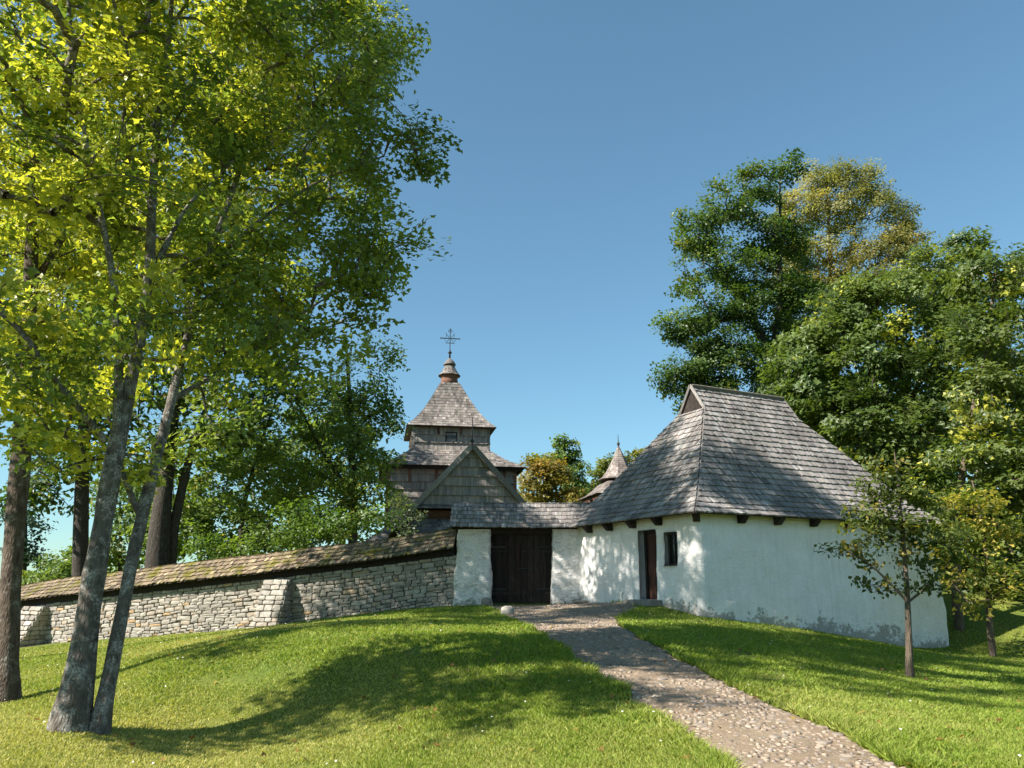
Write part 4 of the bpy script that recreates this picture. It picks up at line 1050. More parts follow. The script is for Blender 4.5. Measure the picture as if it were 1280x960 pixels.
def tree(name, label, cat, stems, blobs, colors, leaf='oval', lsize=0.1, per_tip=26, dens=4.0, spread=0.34, bark='bark_maple', seed=1, group=None,
         flat=0.55, twig=0.008, sides=12, gap=0.30, trunk_disp=0.0, flare=0.0, up=0.9, yellow=None, shell=0.5, thin=1.0):
    """stems: list of [(u,v,Y,radius m)...] in photograph coordinates with their distance ahead (first point of the first stem is the foot)
    or points given as ('w',x,y,z,r); blobs: (u,v,Y,ru,rv,ry) clumps of the crown"""
    per_tip = per_tip * LEAF_PER; dens = dens * TIP_DENS; lsize = lsize * LEAF_SIZE
    r = np.random.default_rng(seed)
    def pt(q): return np.array([q[1], q[2], q[3], q[4]]) if q[0] == 'w' else np.array([*at(q[0], q[1], q[2]), q[3]])
    lines = [smooth_line([pt(q) for q in st], 0.22) for st in stems]
    foot = lines[0][0, :3].copy(); foot[2] = float(hgt(foot[0], foot[1]))
    root = thing(name, tuple(foot), label, cat, group)
    lines[0][0, 2] = foot[2] - 0.15
    V = []; Q = []; base = 0
    for k, L in enumerate(lines):
        rad = L[:, 3].copy()
        if k == 0 and flare:
            h = L[:, 2] - foot[2]; rad = rad + flare * np.exp(-np.clip(h, 0, 9) / 0.22)
        base = tube(V, Q, base, L[:, :3], rad, sides, trunk_disp, seed)
    # clumps -> tips
    tips = []
    for b in blobs:
        if b[0] == 'w': c = np.array(b[1:4]); R = np.array(b[4:7])
        else: c = at(b[0], b[1], b[2]); m_ = pxm(b[0], b[1], b[2]); R = np.array([b[3] * m_, b[5], b[4] * m_])
        n = max(4, int(dens * 4 * (R[0] * R[1] * R[2]) ** (2 / 3)))
        d = r.normal(size=(n, 3)); d /= np.linalg.norm(d, axis=1, keepdims=True); q = r.uniform(shell ** 2, 1, n) ** 0.5
        p = c + d * R * q[:, None] * r.uniform(0.88, 1.08, (n, 1))
        tips.append(np.c_[p, np.repeat([c], n, 0)])
    tips = np.concatenate(tips); keep = fbm(tips[:, :3], 1.0 / (0.9 * spread / 0.34), seed + 60, 2) > gap; tips = tips[keep]
    tips = tips[tips[:, 2] > hgt(tips[:, 0], tips[:, 1]) + 0.15]
    nodes = np.concatenate([L[:, :3] for L in lines]); nrad = np.concatenate([L[:, 3] for L in lines])
    lo = np.concatenate([np.arange(len(L)) > (len(L) * 0.3 if k == 0 else 0) for k, L in enumerate(lines)])
    par = np.full(len(nodes), -1); isT = np.ones(len(nodes), bool)
    NP = [nodes[lo]]; NI = [np.where(lo)[0]]
    cap = len(nodes) + 8 * len(tips); AP = np.zeros((cap, 3)); AP[:len(nodes)] = nodes; AW = np.full(cap, 1e6); AW[:len(nodes)][lo] = 0
    par = np.full(cap, -1); cnt = np.zeros(cap); nN = len(nodes); d0 = np.min(np.linalg.norm(tips[:, None, :3] - nodes[lo][None, ::4], axis=2), 1); chains = []
    for i in np.argsort(d0):
        p = tips[i, :3]; dv = p - AP[:nN]; D = np.linalg.norm(dv, axis=1); pen = np.maximum(0, 0.35 * D - dv[:, 2]) * up
        j = int(np.argmin(D + pen + AW[:nN])); a = AP[j]; L = D[j]; k = int(np.clip(L / 0.35, 2, 6))
        t = np.linspace(0, 1, k + 1)[1:, None]; side = r.normal(size=3) * 0.07 * L; bow = np.array([0, 0, 0.12 * L])
        seg = a + (p - a) * t + np.sin(t * np.pi) * (side + bow) * 0.8
        ids = np.arange(nN, nN + k); AP[nN:nN + k] = seg; par[ids[0]] = j; par[ids[1:]] = ids[:-1]; AW[nN:nN + k] = 0; nN += k
        chains.append((j, ids)); q = ids[-1]
        while q >= len(nodes): cnt[q] += 1; q = par[q]
    for j, ids in chains:
        rad = np.minimum(twig * np.maximum(cnt[ids], 1) ** 0.5 + 0.002, 5.5 * twig + 0.012); rad = np.r_[min(rad[0] * 1.15, nrad[j] * 0.8 if j < len(nodes) else 9), rad]; rad[-1] *= 0.5
        base = tube(V, Q, base, np.vstack([AP[j], AP[ids]]), rad, 6 if rad[0] > 0.03 else (4 if rad[0] > 0.014 else 3))
    obj('trunk', np.concatenate(V), np.concatenate(Q), M[bark], root, True)
    # leaves in flattened sprays round each tip and a bit back along its twig
    nt = len(tips); m_ = max(1, int(per_tip)); back = AP[np.array([par[c[1][-1]] for c in chains])]; tip = np.array([AP[c[1][-1]] for c in chains]); cen = tips[np.argsort(d0), 3:]
    own = np.repeat(np.arange(nt), r.poisson(m_, nt).clip(3)); n = len(own); f = r.uniform(-0.1, 0.75, n)[:, None]
    P = tip[own] * (1 - f) + back[own] * f + np.clip(r.normal(size=(n, 3)), -1.5, 1.5) * spread * np.array([1, 1, flat]) * 0.60
    out = tip[own] - cen[own]; out /= np.linalg.norm(out, axis=1, keepdims=True) + 1e-6
    tn = r.normal(size=(nt, 3)) * 0.42
    Nn = np.array([0, 0, 0.85]) + 0.5 * out + tn[own] + r.normal(size=(n, 3)) * 0.36
    P = P[(ok := P[:, 2] > hgt(P[:, 0], P[:, 1]) + 0.03)]; Nn = Nn[ok]; own = own[ok]; n = len(P)
    sz = lsize * r.uniform(0.6, 1.25, n)
    Vl, T, k = make_leaves(P, Nn, sz, leaf, r)
    # leaf colour: mixed greens, yellowing sprays
    c0, c1, cy = [np.array(c) for c in colors[:3]]; py = colors[3]
    g = np.clip(0.5 + (fbm(P, 0.6, seed + 3, 2) - 0.5) * 1.8 + r.normal(size=n) * 0.2, 0, 1)[:, None]; col = c0 * (1 - g) + c1 * g
    yl = py + (fbm(P, 0.45, seed + 8, 2) - 0.5) * 0.9
    if yellow is not None: yl = yl + yellow(P)
    isy = (0.7 * r.random(nt)[own] + 0.3 * r.random(n)) < np.clip(yl, 0.0, 0.95); w = r.uniform(0.35, 1.0, (n, 1)); col = np.where(isy[:, None], col * (1 - w) + cy * w, col)
    col = col * r.uniform(0.85, 1.15, (n, 1)) * r.uniform(0.85, 1.18, (nt, 1))[own]
    obj('crown', Vl, T, M['leaf'], root, False, np.repeat(np.clip(col, 0, 1), k, 0)); NLEAF[0] += n * k
    return root

GREEN = (0.095, 0.15, 0.03); GREEN2 = (0.225, 0.28, 0.058); YEL = (0.54, 0.52, 0.075)
MAPLE = (GREEN, GREEN2, YEL, 0.20)
def left_yellow(P):   # the sunny outer side of the left maples has turned
    return np.clip((-2.6 - P[:, 0]) * 0.10, -0.08, 0.40)

G_L = 'old maples on the lawn at the left'
tree('maple_tree', 'thick grey-barked maple leaning right, left one of two trunks sharing a foot', 'tree',
     [[(86, 916, 9.58, .1737), (96, 860, 9.6, .1625), (111, 765, 9.75, .1333), (127, 665, 9.9, .1195), (141, 580, 10, .1152), (150, 535, 10.05, .1118), (163, 480, 10.15, .0869), (176, 420, 10.3, .0757), (187, 345, 10.4, .0722), (190, 250, 10.5, .0611), (197, 150, 10.7, .0507), (212, 40, 11, .0396), (225, -140, 11.4, .0215)],
      [(146, 552, 10.02, .0722), (148, 490, 9.95, .0611), (150, 430, 9.9, .0542), (142, 350, 9.8, .0473), (120, 240, 9.6, .0361), (95, 110, 9.4, .0249), (80, -60, 9.3, .0146)],
      [(132, 552, 10.0, .0430), (108, 520, 9.9, .0396), (76, 488, 9.7, .0344), (45, 440, 9.5, .0292), (22, 398, 9.4, .0249), (-20, 380, 9.3, .0181)],
      [(190, 260, 10.5, .0361), (150, 170, 10.3, .0327), (165, 80, 10.2, .0292), (130, -40, 10.2, .0215)],
      [(186, 350, 10.4, .0361), (230, 260, 11, .0327), (290, 200, 11.6, .0249), (340, 170, 12, .0146)]],
     [(30, 480, 9.6, 80, 60, 1.2), (95, 470, 10.4, 70, 60, 1.2), (60, 350, 9.4, 95, 80, 1.6), (160, 290, 10.2, 110, 85, 1.8), (40, 220, 9.4, 95, 85, 1.7), (200, 170, 10.8, 110, 95, 2.0), (70, 90, 9.4, 110, 95, 1.9),
      (230, 40, 11.2, 130, 110, 2.3), (100, -50, 9.8, 130, 100, 2.1), (240, -150, 11.6, 150, 120, 2.4), (270, 300, 11.2, 85, 70, 1.4), (235, 420, 10.9, 75, 50, 1.1), (130, 400, 9.7, 80, 55, 1.1), (190, 590, 10.6, 45, 28, .6), (60, 560, 9.8, 60, 30, .7), (120, -260, 11, 150, 110, 2.3),
      ('w', -7.5, 7.0, 8.8, 1.7, 1.7, 1.3), ('w', -5.0, 6.6, 10.2, 1.8, 1.6, 1.4), ('w', -9.2, 7.8, 6.8, 1.5, 1.4, 1.1), ('w', -9.6, 7.4, 5.0, 1.0, 1.1, .7), ('w', -3.2, 7.8, 11.6, 1.7, 1.7, 1.4), ('w', -7.0, 8.6, 12.0, 1.8, 1.8, 1.5), ('w', -8.2, 6.0, 7.6, 1.2, 1.2, .9), ('w', -6.4, 6.2, 7.6, 1.1, 1.1, .8)],
     MAPLE, 'maple', 0.097, 33, 4.4, 0.36, seed=11, group=G_L, trunk_disp=0.05, flare=0.10, sides=24, yellow=left_yellow, gap=0.41)
tree('maple_tree', 'slender maple leaning right, thinner of two trunks sharing a foot', 'tree',
     [[(124, 912, 9.62, .0869), (134, 862, 9.7, .0851), (149, 785, 9.9, .0783), (164, 705, 10.1, .0783), (179, 640, 10.3, .0757), (192, 585, 10.5, .0722), (206, 535, 10.7, .0705), (218, 485, 10.9, .0654), (232, 430, 11.2, .0593), (255, 340, 11.7, .0507), (290, 240, 12.3, .0430), (330, 130, 13, .0361), (370, 0, 13.8, .0249), (390, -140, 14.5, .0146)],
      [(214, 500, 10.85, .0430), (245, 482, 11.2, .0396), (285, 458, 11.8, .0344), (335, 425, 12.4, .0292), (400, 375, 13, .0215), (470, 345, 13.4, .0112)],
      [(178, 650, 10.3, .0430), (166, 636, 10.3, .0396), (155, 610, 10.25, .0361), (150, 575, 10.2, .0292), (135, 520, 10.2, .0146)],
      [(262, 330, 11.8, .0361), (330, 270, 12.6, .0327), (400, 225, 13.3, .0249), (480, 195, 14, .0146)],
      [(300, 215, 12.5, .0327), (370, 150, 13.3, .0292), (430, 90, 14, .0215), (470, 60, 14.4, .0112)]],
     [(320, 390, 12, 75, 65, 1.5), (395, 330, 12.8, 85, 75, 1.7), (470, 310, 13.4, 62, 60, 1.3), (535, 335, 13.6, 36, 16, .5), (552, 339, 13.7, 26, 9, .35), (515, 325, 13.5, 34, 20, .6), (505, 250, 13.9, 40, 34, .9), (375, 210, 13, 95, 85, 1.9), (470, 200, 13.8, 70, 75, 1.7), (530, 190, 14.2, 34, 40, .8), (420, 90, 13.8, 85, 75, 2.0), (475, 90, 14.3, 40, 55, 1.1),
      (330, 70, 12.8, 100, 90, 2.0), (370, -70, 14.2, 125, 90, 2.6), (430, 410, 13, 52, 42, 1.0), (480, 395, 13.4, 30, 20, .6), (300, 500, 12, 60, 38, 1.0), (370, 470, 12.6, 55, 40, 1.0), (260, 560, 11.6, 45, 25, .7), ('w', -4.32, 16.60, 14.50, 1.6, 1.5, 1.2), ('w', -3.64, 16.34, 14.67, 1.4, 1.4, 1.0)],
     (GREEN, GREEN2, YEL, 0.12), 'maple', 0.098, 30, 4.4, 0.38, seed=12, group=G_L, trunk_disp=0.03, flare=0.06, sides=20, yellow=lambda P: np.clip((-3.0 - P[:, 0]) * 0.08, -0.1, 0.3), gap=0.41)
tree('maple_tree', 'maple at the left edge with bare dark trunk and high crown', 'tree',
     [[(6, 879, 12.45, .17), (10, 790, 12.6, .155), (15, 700, 12.8, .145), (23, 610, 13, .16), (30, 520, 13.2, .15), (36, 420, 13.4, .13), (40, 300, 13.6, .11), (44, 150, 14, .08), (50, -50, 14.5, .05)],
      [(34, 440, 13.4, .06), (0, 380, 13.4, .05), (-50, 300, 13.4, .03)], [(38, 360, 13.5, .07), (90, 280, 14.2, .055), (140, 200, 15, .035), (190, 100, 16, .02)]],
     [(20, 540, 13.2, 60, 38, .9), (-30, 420, 13.2, 90, 80, 1.7), (80, 420, 14, 80, 60, 1.5), (20, 250, 13.6, 110, 100, 2.2), (-60, 150, 13.5, 100, 110, 2.2), (130, 120, 15, 110, 100, 2.4), (30, 0, 14.2, 130, 110, 2.5), (-40, -150, 14, 130, 110, 2.5), (180, 0, 16.0, 90, 70, 1.8), ('w', -6.2, 17.6, 13.0, 1.6, 1.5, 1.1), ('w', -4.6, 17.4, 11.6, 1.5, 1.4, 1.0), ('w', -7.6, 18.2, 13.8, 1.4, 1.4, 1.0), (200, 250, 16, 90, 80, 1.8), ('w', -11.5, 11.5, 6.4, 1.5, 1.5, 1.0), ('w', -12.5, 12.4, 8.6, 1.7, 1.6, 1.3), ('w', -7.4, 17.4, 10.2, 2.0, 2.0, 1.6), ('w', -5.6, 16.8, 12.6, 1.8, 1.8, 1.5)],
     MAPLE, 'maple', 0.10, 30, 3.4, 0.42, 'bark_brown', seed=13, group=G_L, trunk_disp=0.04, flare=0.08, sides=20, yellow=left_yellow, gap=0.40)
tree('maple_tree', 'yellowing maple crown hanging in from beyond the left edge', 'tree',
     [[('w', -15.6, 19.5, -0.6, .3), ('w', -15.3, 19.5, 3, .24), ('w', -14.7, 19.6, 7, .2), ('w', -14.2, 19.8, 11, .14), ('w', -14, 20, 15, .06)],
      [('w', -14.9, 19.6, 5.5, .1), ('w', -12.5, 19.8, 8, .08), ('w', -10.5, 20, 10, .04)]],
     [('w', -14, 19.5, 8, 2.6, 2.4, 1.7), ('w', -11.3, 19.8, 9, 2.2, 2.2, 1.8), ('w', -12.5, 20, 12, 2.8, 2.5, 2.1), ('w', -15.5, 19.5, 11.5, 2.6, 2.6, 2.2), ('w', -10.2, 20.3, 12, 1.7, 1.8, 1.5), ('w', -13.8, 20, 15, 2.4, 2.4, 1.9), ('w', -11.6, 19.4, 6.6, 1.5, 1.4, 1.0), ('w', -10.6, 17.4, 9.5, 1.6, 1.6, 1.2), ('w', -9.6, 18.0, 11.2, 1.5, 1.5, 1.2), ('w', -8.2, 19.0, 11.4, 1.4, 1.4, 1.1), ('w', -8.0, 19.0, 14.2, 1.5, 1.4, 1.1), ('w', -7.8, 17.9, 13.2, 1.3, 1.3, 1.0), ('w', -8.0, 18.1, 16.0, 1.4, 1.4, 1.0), ('w', -8.5, 18.7, 15.2, 1.9, 1.7, 1.4), ('w', -7.0, 18.4, 14.6, 1.5, 1.4, 1.2), ('w', -7.6, 18.6, 16.8, 1.5, 1.4, 1.1), ('w', -11.0, 16.6, 6.2, 1.3, 1.2, .8), ('w', -11.0, 16.9, 9.4, 1.3, 1.3, 1.0)],
     MAPLE, 'maple', 0.13, 30, 2.6, 0.5, seed=14, yellow=left_yellow, gap=0.36)

# behind the stone wall
G_W = 'trees behind the stone wall'
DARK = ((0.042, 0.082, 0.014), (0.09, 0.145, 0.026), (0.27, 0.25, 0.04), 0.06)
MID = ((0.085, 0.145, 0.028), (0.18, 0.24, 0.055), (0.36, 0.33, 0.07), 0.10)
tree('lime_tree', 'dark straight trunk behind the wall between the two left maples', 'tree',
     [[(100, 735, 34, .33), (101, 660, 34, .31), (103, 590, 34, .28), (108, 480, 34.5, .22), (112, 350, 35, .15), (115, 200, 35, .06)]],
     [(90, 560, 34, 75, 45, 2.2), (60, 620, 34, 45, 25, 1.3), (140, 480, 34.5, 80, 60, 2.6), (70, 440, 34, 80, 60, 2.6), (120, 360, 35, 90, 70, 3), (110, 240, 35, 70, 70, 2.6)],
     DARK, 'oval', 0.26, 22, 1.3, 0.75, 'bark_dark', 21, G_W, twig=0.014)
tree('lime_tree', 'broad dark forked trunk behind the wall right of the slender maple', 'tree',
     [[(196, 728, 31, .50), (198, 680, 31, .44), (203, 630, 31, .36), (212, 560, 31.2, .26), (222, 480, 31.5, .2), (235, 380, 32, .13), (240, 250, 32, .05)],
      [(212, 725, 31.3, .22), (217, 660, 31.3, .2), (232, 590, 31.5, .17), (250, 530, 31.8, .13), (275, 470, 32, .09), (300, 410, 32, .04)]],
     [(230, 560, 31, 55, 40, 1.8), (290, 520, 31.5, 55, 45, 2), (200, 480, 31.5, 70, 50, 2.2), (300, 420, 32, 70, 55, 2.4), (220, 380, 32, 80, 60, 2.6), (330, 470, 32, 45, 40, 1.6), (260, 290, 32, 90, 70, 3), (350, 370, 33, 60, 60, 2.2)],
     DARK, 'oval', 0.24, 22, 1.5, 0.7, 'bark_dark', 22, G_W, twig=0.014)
tree('ash_tree', 'leafy green tree left of the church, reaching up to its tent roof', 'tree',
     [[(440, 700, 34, .2), (442, 640, 34, .18), (440, 560, 34, .14), (436, 480, 34.3, .09), (432, 420, 34.5, .04)], [(441, 620, 34, .09), (400, 560, 33.8, .07), (370, 500, 33.6, .03)], [(300, 705, 33.5, .12), (303, 640, 33.5, .1), (320, 570, 33.5, .07), (345, 500, 33.6, .03)]],
     [(450, 480, 34, 48, 48, 1.9), (410, 520, 33.8, 55, 48, 2.0), (470, 550, 34, 40, 42, 1.6), (430, 590, 33.5, 60, 40, 1.9), (370, 570, 33.4, 55, 45, 1.9), (345, 500, 33.6, 40, 40, 1.5), (485, 520, 34.4, 20, 22, .8), (465, 620, 33.5, 42, 28, 1.4), (330, 620, 33, 50, 35, 1.6), (390, 640, 33, 50, 28, 1.5), (475, 440, 34.5, 24, 20, .9), (285, 600, 33.5, 40, 40, 1.4)],
     MID, 'oval', 0.17, 24, 2.4, 0.55, 'bark_dark', 23, G_W, gap=0.32)
tree('shrub', 'dense green bushes spilling over the coping of the wall', 'shrub',
     [[(400, 715, 29.2, .05), (400, 690, 29.2, .04), (400, 660, 29.2, .02)], [(330, 720, 29.4, .05), (332, 690, 29.4, .03), (330, 665, 29.4, .02)]],
     [(350, 672, 29.3, 45, 22, 1.1), (420, 660, 29, 45, 20, 1.0), (300, 690, 29.6, 40, 20, 1.0), (470, 650, 29, 32, 18, .8), (260, 690, 30, 35, 28, 1.0), (385, 640, 29.5, 40, 20, 1.0)],
     ((0.06, 0.115, 0.02), (0.13, 0.20, 0.036), (0.28, 0.27, 0.05), 0.08), 'oval', 0.13, 26, 4.0, 0.4, 'bark_dark', 24, gap=0.28)
tree('shrub', 'climbing shrub with greyish leaves before the church corner', 'shrub',
     [[(500, 700, 31.5, .05), (502, 670, 31.5, .04), (500, 640, 31.5, .02)]],
     [(500, 650, 31.5, 24, 20, .7), (520, 638, 31.5, 14, 10, .4), (488, 628, 31.6, 16, 14, .5), (512, 668, 31.4, 22, 10, .5)],
     ((0.06, 0.09, 0.04), (0.13, 0.16, 0.09), (0.2, 0.2, 0.07), 0.05), 'oval', 0.12, 26, 4.2, 0.36, 'bark_dark', 25)
tree('pine_tree', 'bluish pine far left beyond the wall', 'tree',
     [[(28, 740, 48, .2), (30, 690, 48, .17), (32, 620, 48, .1), (33, 560, 48, .04)]],
     [(30, 690, 48, 20, 14, 1.2), (45, 660, 48, 18, 14, 1.2), (25, 640, 48, 22, 16, 1.3), (42, 610, 48, 20, 16, 1.2), (30, 580, 48, 16, 16, 1.1), (52, 700, 48, 14, 10, 1)],
     ((0.022, 0.05, 0.026), (0.05, 0.085, 0.045), (0.1, 0.12, 0.05), 0.0), 'oval', 0.2, 22, 2.2, 0.5, 'bark_dark', 26)
tree('shrub', 'low dark bush beyond the wall end at far left', 'shrub',
     [[(80, 745, 45, .06), (80, 720, 45, .04), (80, 705, 45, .02)]],
     [(60, 722, 45, 32, 18, 2), (95, 715, 46, 22, 20, 1.6), (30, 728, 46, 30, 16, 2), (75, 700, 47, 22, 12, 1.5)],
     MID, 'oval', 0.22, 22, 2.0, 0.55, 'bark_dark', 27)

for k, (lab, c, bl) in enumerate((
    ('light green tree glimpsed between the dark trunks behind the wall', (250, 720, 50), [(250, 610, 50, 60, 55, 3), (215, 660, 50, 50, 40, 3), (300, 560, 50, 50, 50, 3), (290, 660, 50, 50, 40, 3)]),
    ('green tree filling the gap behind the leafy tree left of the church', (380, 710, 52), [(370, 590, 52, 60, 60, 3), (430, 560, 52, 50, 60, 3), (350, 660, 52, 55, 36, 3), (440, 650, 52, 50, 40, 3), (400, 520, 52, 45, 40, 2.4)]),
    ('light green tree low behind the wall between the twin maple trunks', (150, 735, 55), [(160, 680, 55, 45, 36, 3), (120, 700, 55, 36, 26, 2.4), (190, 640, 55, 36, 40, 2.4), (150, 620, 55, 40, 36, 2.6), (230, 660, 55, 30, 36, 2.2)]))):
    u, v, Y = c
    tree('leafy_tree', lab, 'tree', [[(u, v, Y, .16), (u, v - 50, Y, .12), (u, v - 110, Y, .05)]], bl, MID, 'oval', 0.28, 20, 1.5, 0.65, 'bark_dark', 70 + k, gap=0.24)
# behind the gate
tree('autumn_tree', 'round orange-yellow autumn tree above the gate roof', 'tree',
     [[(682, 660, 62, .2), (682, 620, 62, .16), (682, 580, 62, .06)]],
     [(675, 610, 62, 26, 22, 1.8), (695, 605, 62, 22, 24, 1.6), (662, 590, 62, 16, 18, 1.2), (685, 585, 62, 20, 16, 1.3), (712, 622, 62, 18, 12, 1.2)],
     ((0.16, 0.155, 0.04), (0.25, 0.205, 0.05), (0.38, 0.245, 0.06), 0.4), 'oval', 0.24, 26, 2.6, 0.55, 'bark_dark', 31, gap=0.22)
tree('ash_tree', 'narrow green tree rising behind the orange autumn tree', 'tree',
     [[(708, 660, 68, .2), (707, 610, 68, .16), (706, 545, 68, .04)]],
     [(706, 560, 68, 17, 20, 1.4), (712, 590, 68, 22, 22, 1.7), (722, 612, 68, 18, 14, 1.4), (697, 580, 68, 14, 16, 1.2), (672, 576, 70, 14, 7, .8)],
     MID, 'oval', 0.25, 26, 2.6, 0.55, 'bark_dark', 32, gap=0.26)
tree('autumn_tree', 'yellow-green tree partly hidden by the bell tower spire', 'tree',
     [[(750, 660, 72, .2), (752, 610, 72, .16), (757, 575, 72, .05)]],
     [(745, 600, 72, 16, 18, 1.5), (760, 582, 72, 12, 14, 1.2), (735, 612, 72, 14, 12, 1.3), (752, 620, 72, 18, 14, 1.4), (790, 590, 72, 20, 22, 1.6), (810, 570, 72, 14, 18, 1.3), (798, 565, 72, 8, 7, .7)],
     ((0.09, 0.13, 0.025), (0.18, 0.20, 0.04), (0.42, 0.27, 0.05), 0.25), 'oval', 0.26, 26, 2.4, 0.55, 'bark_dark', 33, gap=0.26)

# right-hand wood
G_R = 'tall trees behind the house'
tree('oak_tree', 'dark green oak whose crown rises left above the house ridge', 'tree',
     [[(1000, 730, 38, .42), (990, 620, 38, .36), (978, 500, 38, .3), (962, 440, 38, .24), (935, 385, 37.8, .18), (905, 345, 37.6, .12), (885, 300, 37.5, .05)], [(965, 450, 38, .2), (975, 380, 38, .16), (975, 300, 38, .1), (975, 220, 38, .04)], [(940, 395, 37.8, .1), (900, 400, 37.5, .08), (860, 420, 37.2, .04)], [(975, 480, 38, .12), (920, 450, 37.5, .09), (870, 465, 37.2, .04)]],
     [(870, 290, 37.5, 30, 36, 1.5), (905, 260, 37.6, 34, 34, 1.5), (945, 235, 38, 34, 32, 1.5), (985, 212, 38, 18, 20, .9), (862, 350, 37.3, 26, 30, 1.3), (905, 330, 37.5, 36, 36, 1.6), (950, 300, 38, 36, 44, 1.7), (850, 410, 37.1, 30, 26, 1.3), (890, 400, 37.4, 38, 32, 1.6), (935, 385, 37.6, 34, 34, 1.5), (858, 462, 37, 30, 24, 1.3), (900, 460, 37.2, 40, 28, 1.6), (945, 455, 37.5, 36, 34, 1.6), (905, 500, 37.2, 50, 24, 1.6), (975, 430, 38, 34, 40, 1.6), (985, 370, 38.5, 34, 40, 1.6), (990, 300, 39, 30, 40, 1.5), (955, 345, 38, 34, 34, 1.5), (930, 500, 37.5, 46, 30, 1.6), (985, 490, 38, 40, 36, 1.6), (870, 500, 37, 36, 22, 1.3), (830, 470, 37, 14, 20, .7), (868, 432, 37.2, 36, 24, 1.4), (905, 425, 37.4, 34, 26, 1.4), (880, 480, 37.1, 44, 20, 1.4), (1000, 430, 38.4, 34, 36, 1.5), (1005, 375, 39, 30, 36, 1.4), (1010, 480, 38.4, 36, 36, 1.5)],
     ((0.045, 0.09, 0.018), (0.095, 0.15, 0.034), (0.22, 0.22, 0.04), 0.05), 'oval', 0.15, 38, 3.3, 0.5, 'bark_dark', 41, G_R, gap=0.30, twig=0.012, shell=0.35)
tree('birch_tree', 'tallest tree at right, thin crown turned dull yellow', 'tree',
     [[(1050, 730, 43, .3), (1046, 600, 43, .27), (1042, 460, 43, .2), (1038, 340, 43, .12), (1033, 215, 43, .04)]],
     [(1030, 222, 43, 38, 26, 1.5), (1000, 260, 43, 36, 34, 1.6), (1050, 260, 43, 42, 36, 1.8), (1090, 255, 43, 30, 34, 1.5), (1000, 315, 43, 34, 30, 1.5), (1050, 320, 43, 44, 36, 1.9), (1100, 300, 43, 44, 34, 1.8), (1135, 295, 43, 28, 26, 1.3), (1140, 325, 43, 30, 24, 1.3), (1010, 360, 43, 36, 24, 1.5), (1070, 365, 43, 50, 28, 1.8), (975, 290, 43, 22, 30, 1.0), (1120, 350, 43, 44, 26, 1.6), (1070, 225, 43, 36, 26, 1.4), (1120, 265, 43, 26, 26, 1.2), (1010, 400, 43, 44, 34, 1.8), (1150, 360, 43, 40, 26, 1.5), (985, 330, 43, 30, 36, 1.4)],
     ((0.17, 0.185, 0.055), (0.28, 0.27, 0.09), (0.42, 0.33, 0.12), 0.2), 'oval', 0.125, 40, 3.3, 0.5, 'bark_young', 42, G_R, gap=0.30, twig=0.010, shell=0.3)
tree('maple_tree', 'big dense maple right behind the house roof', 'tree',
     [[(1105, 760, 31, .35), (1100, 660, 31, .32), (1095, 560, 31, .26), (1090, 450, 31, .16), (1085, 370, 31, .06)], [(1097, 600, 31, .14), (1140, 500, 31, .12), (1180, 400, 31.5, .06)], [(1098, 580, 31, .14), (1040, 500, 31, .1), (1010, 450, 31, .05)]],
     [(1000, 470, 31, 42, 38, 1.7), (1045, 420, 31, 50, 42, 1.9), (1100, 385, 31, 55, 46, 2.1), (1160, 355, 31.5, 50, 44, 2.0), (1030, 500, 30.5, 55, 40, 1.9), (1090, 460, 30, 60, 48, 2.1), (1150, 430, 30.5, 60, 50, 2.1), (1060, 550, 30.2, 55, 38, 1.8), (1125, 530, 29.8, 62, 48, 2.0), (1180, 500, 30.5, 45, 50, 1.8), (1205, 320, 32, 36, 34, 1.5), (1100, 590, 30, 50, 30, 1.5), (1150, 600, 30, 50, 34, 1.6), (1010, 440, 31.5, 46, 36, 1.7), (1060, 385, 31.5, 46, 34, 1.7), (1200, 400, 31.5, 46, 50, 1.8), (985, 510, 31, 36, 28, 1.4)],
     ((0.07, 0.115, 0.026), (0.155, 0.205, 0.055), YEL, 0.08), 'maple', 0.16, 34, 3.2, 0.5, 'bark_dark', 43, G_R, gap=0.28, twig=0.012)
tree('maple_tree', 'maple filling the right edge with sunlit leaves above the bank', 'tree',
     [[(1196, 760, 25.5, .15), (1195, 700, 25.5, .13), (1197, 640, 25.5, .12), (1210, 540, 25.8, .1), (1235, 430, 26, .07), (1245, 330, 26, .03)], [(1199, 630, 25.5, .07), (1240, 560, 25.5, .06), (1290, 480, 25.5, .04)]],
     [(1235, 350, 26, 44, 34, 1.4), (1280, 370, 26, 40, 44, 1.5), (1225, 420, 25.8, 48, 44, 1.6), (1285, 450, 25.6, 48, 50, 1.7), (1235, 500, 25.5, 55, 46, 1.7), (1290, 550, 25, 50, 50, 1.7), (1215, 570, 25.2, 50, 38, 1.5), (1265, 610, 25, 50, 36, 1.5), (1310, 640, 25, 40, 50, 1.5), (1200, 630, 25, 34, 24, 1.0), (1275, 325, 26, 18, 18, .7), (1275, 690, 25.5, 30, 20, .9)],
     ((0.065, 0.105, 0.022), (0.15, 0.19, 0.05), YEL, 0.14), 'maple', 0.15, 34, 3.6, 0.45, 'bark_young', 44, G_R, gap=0.28)
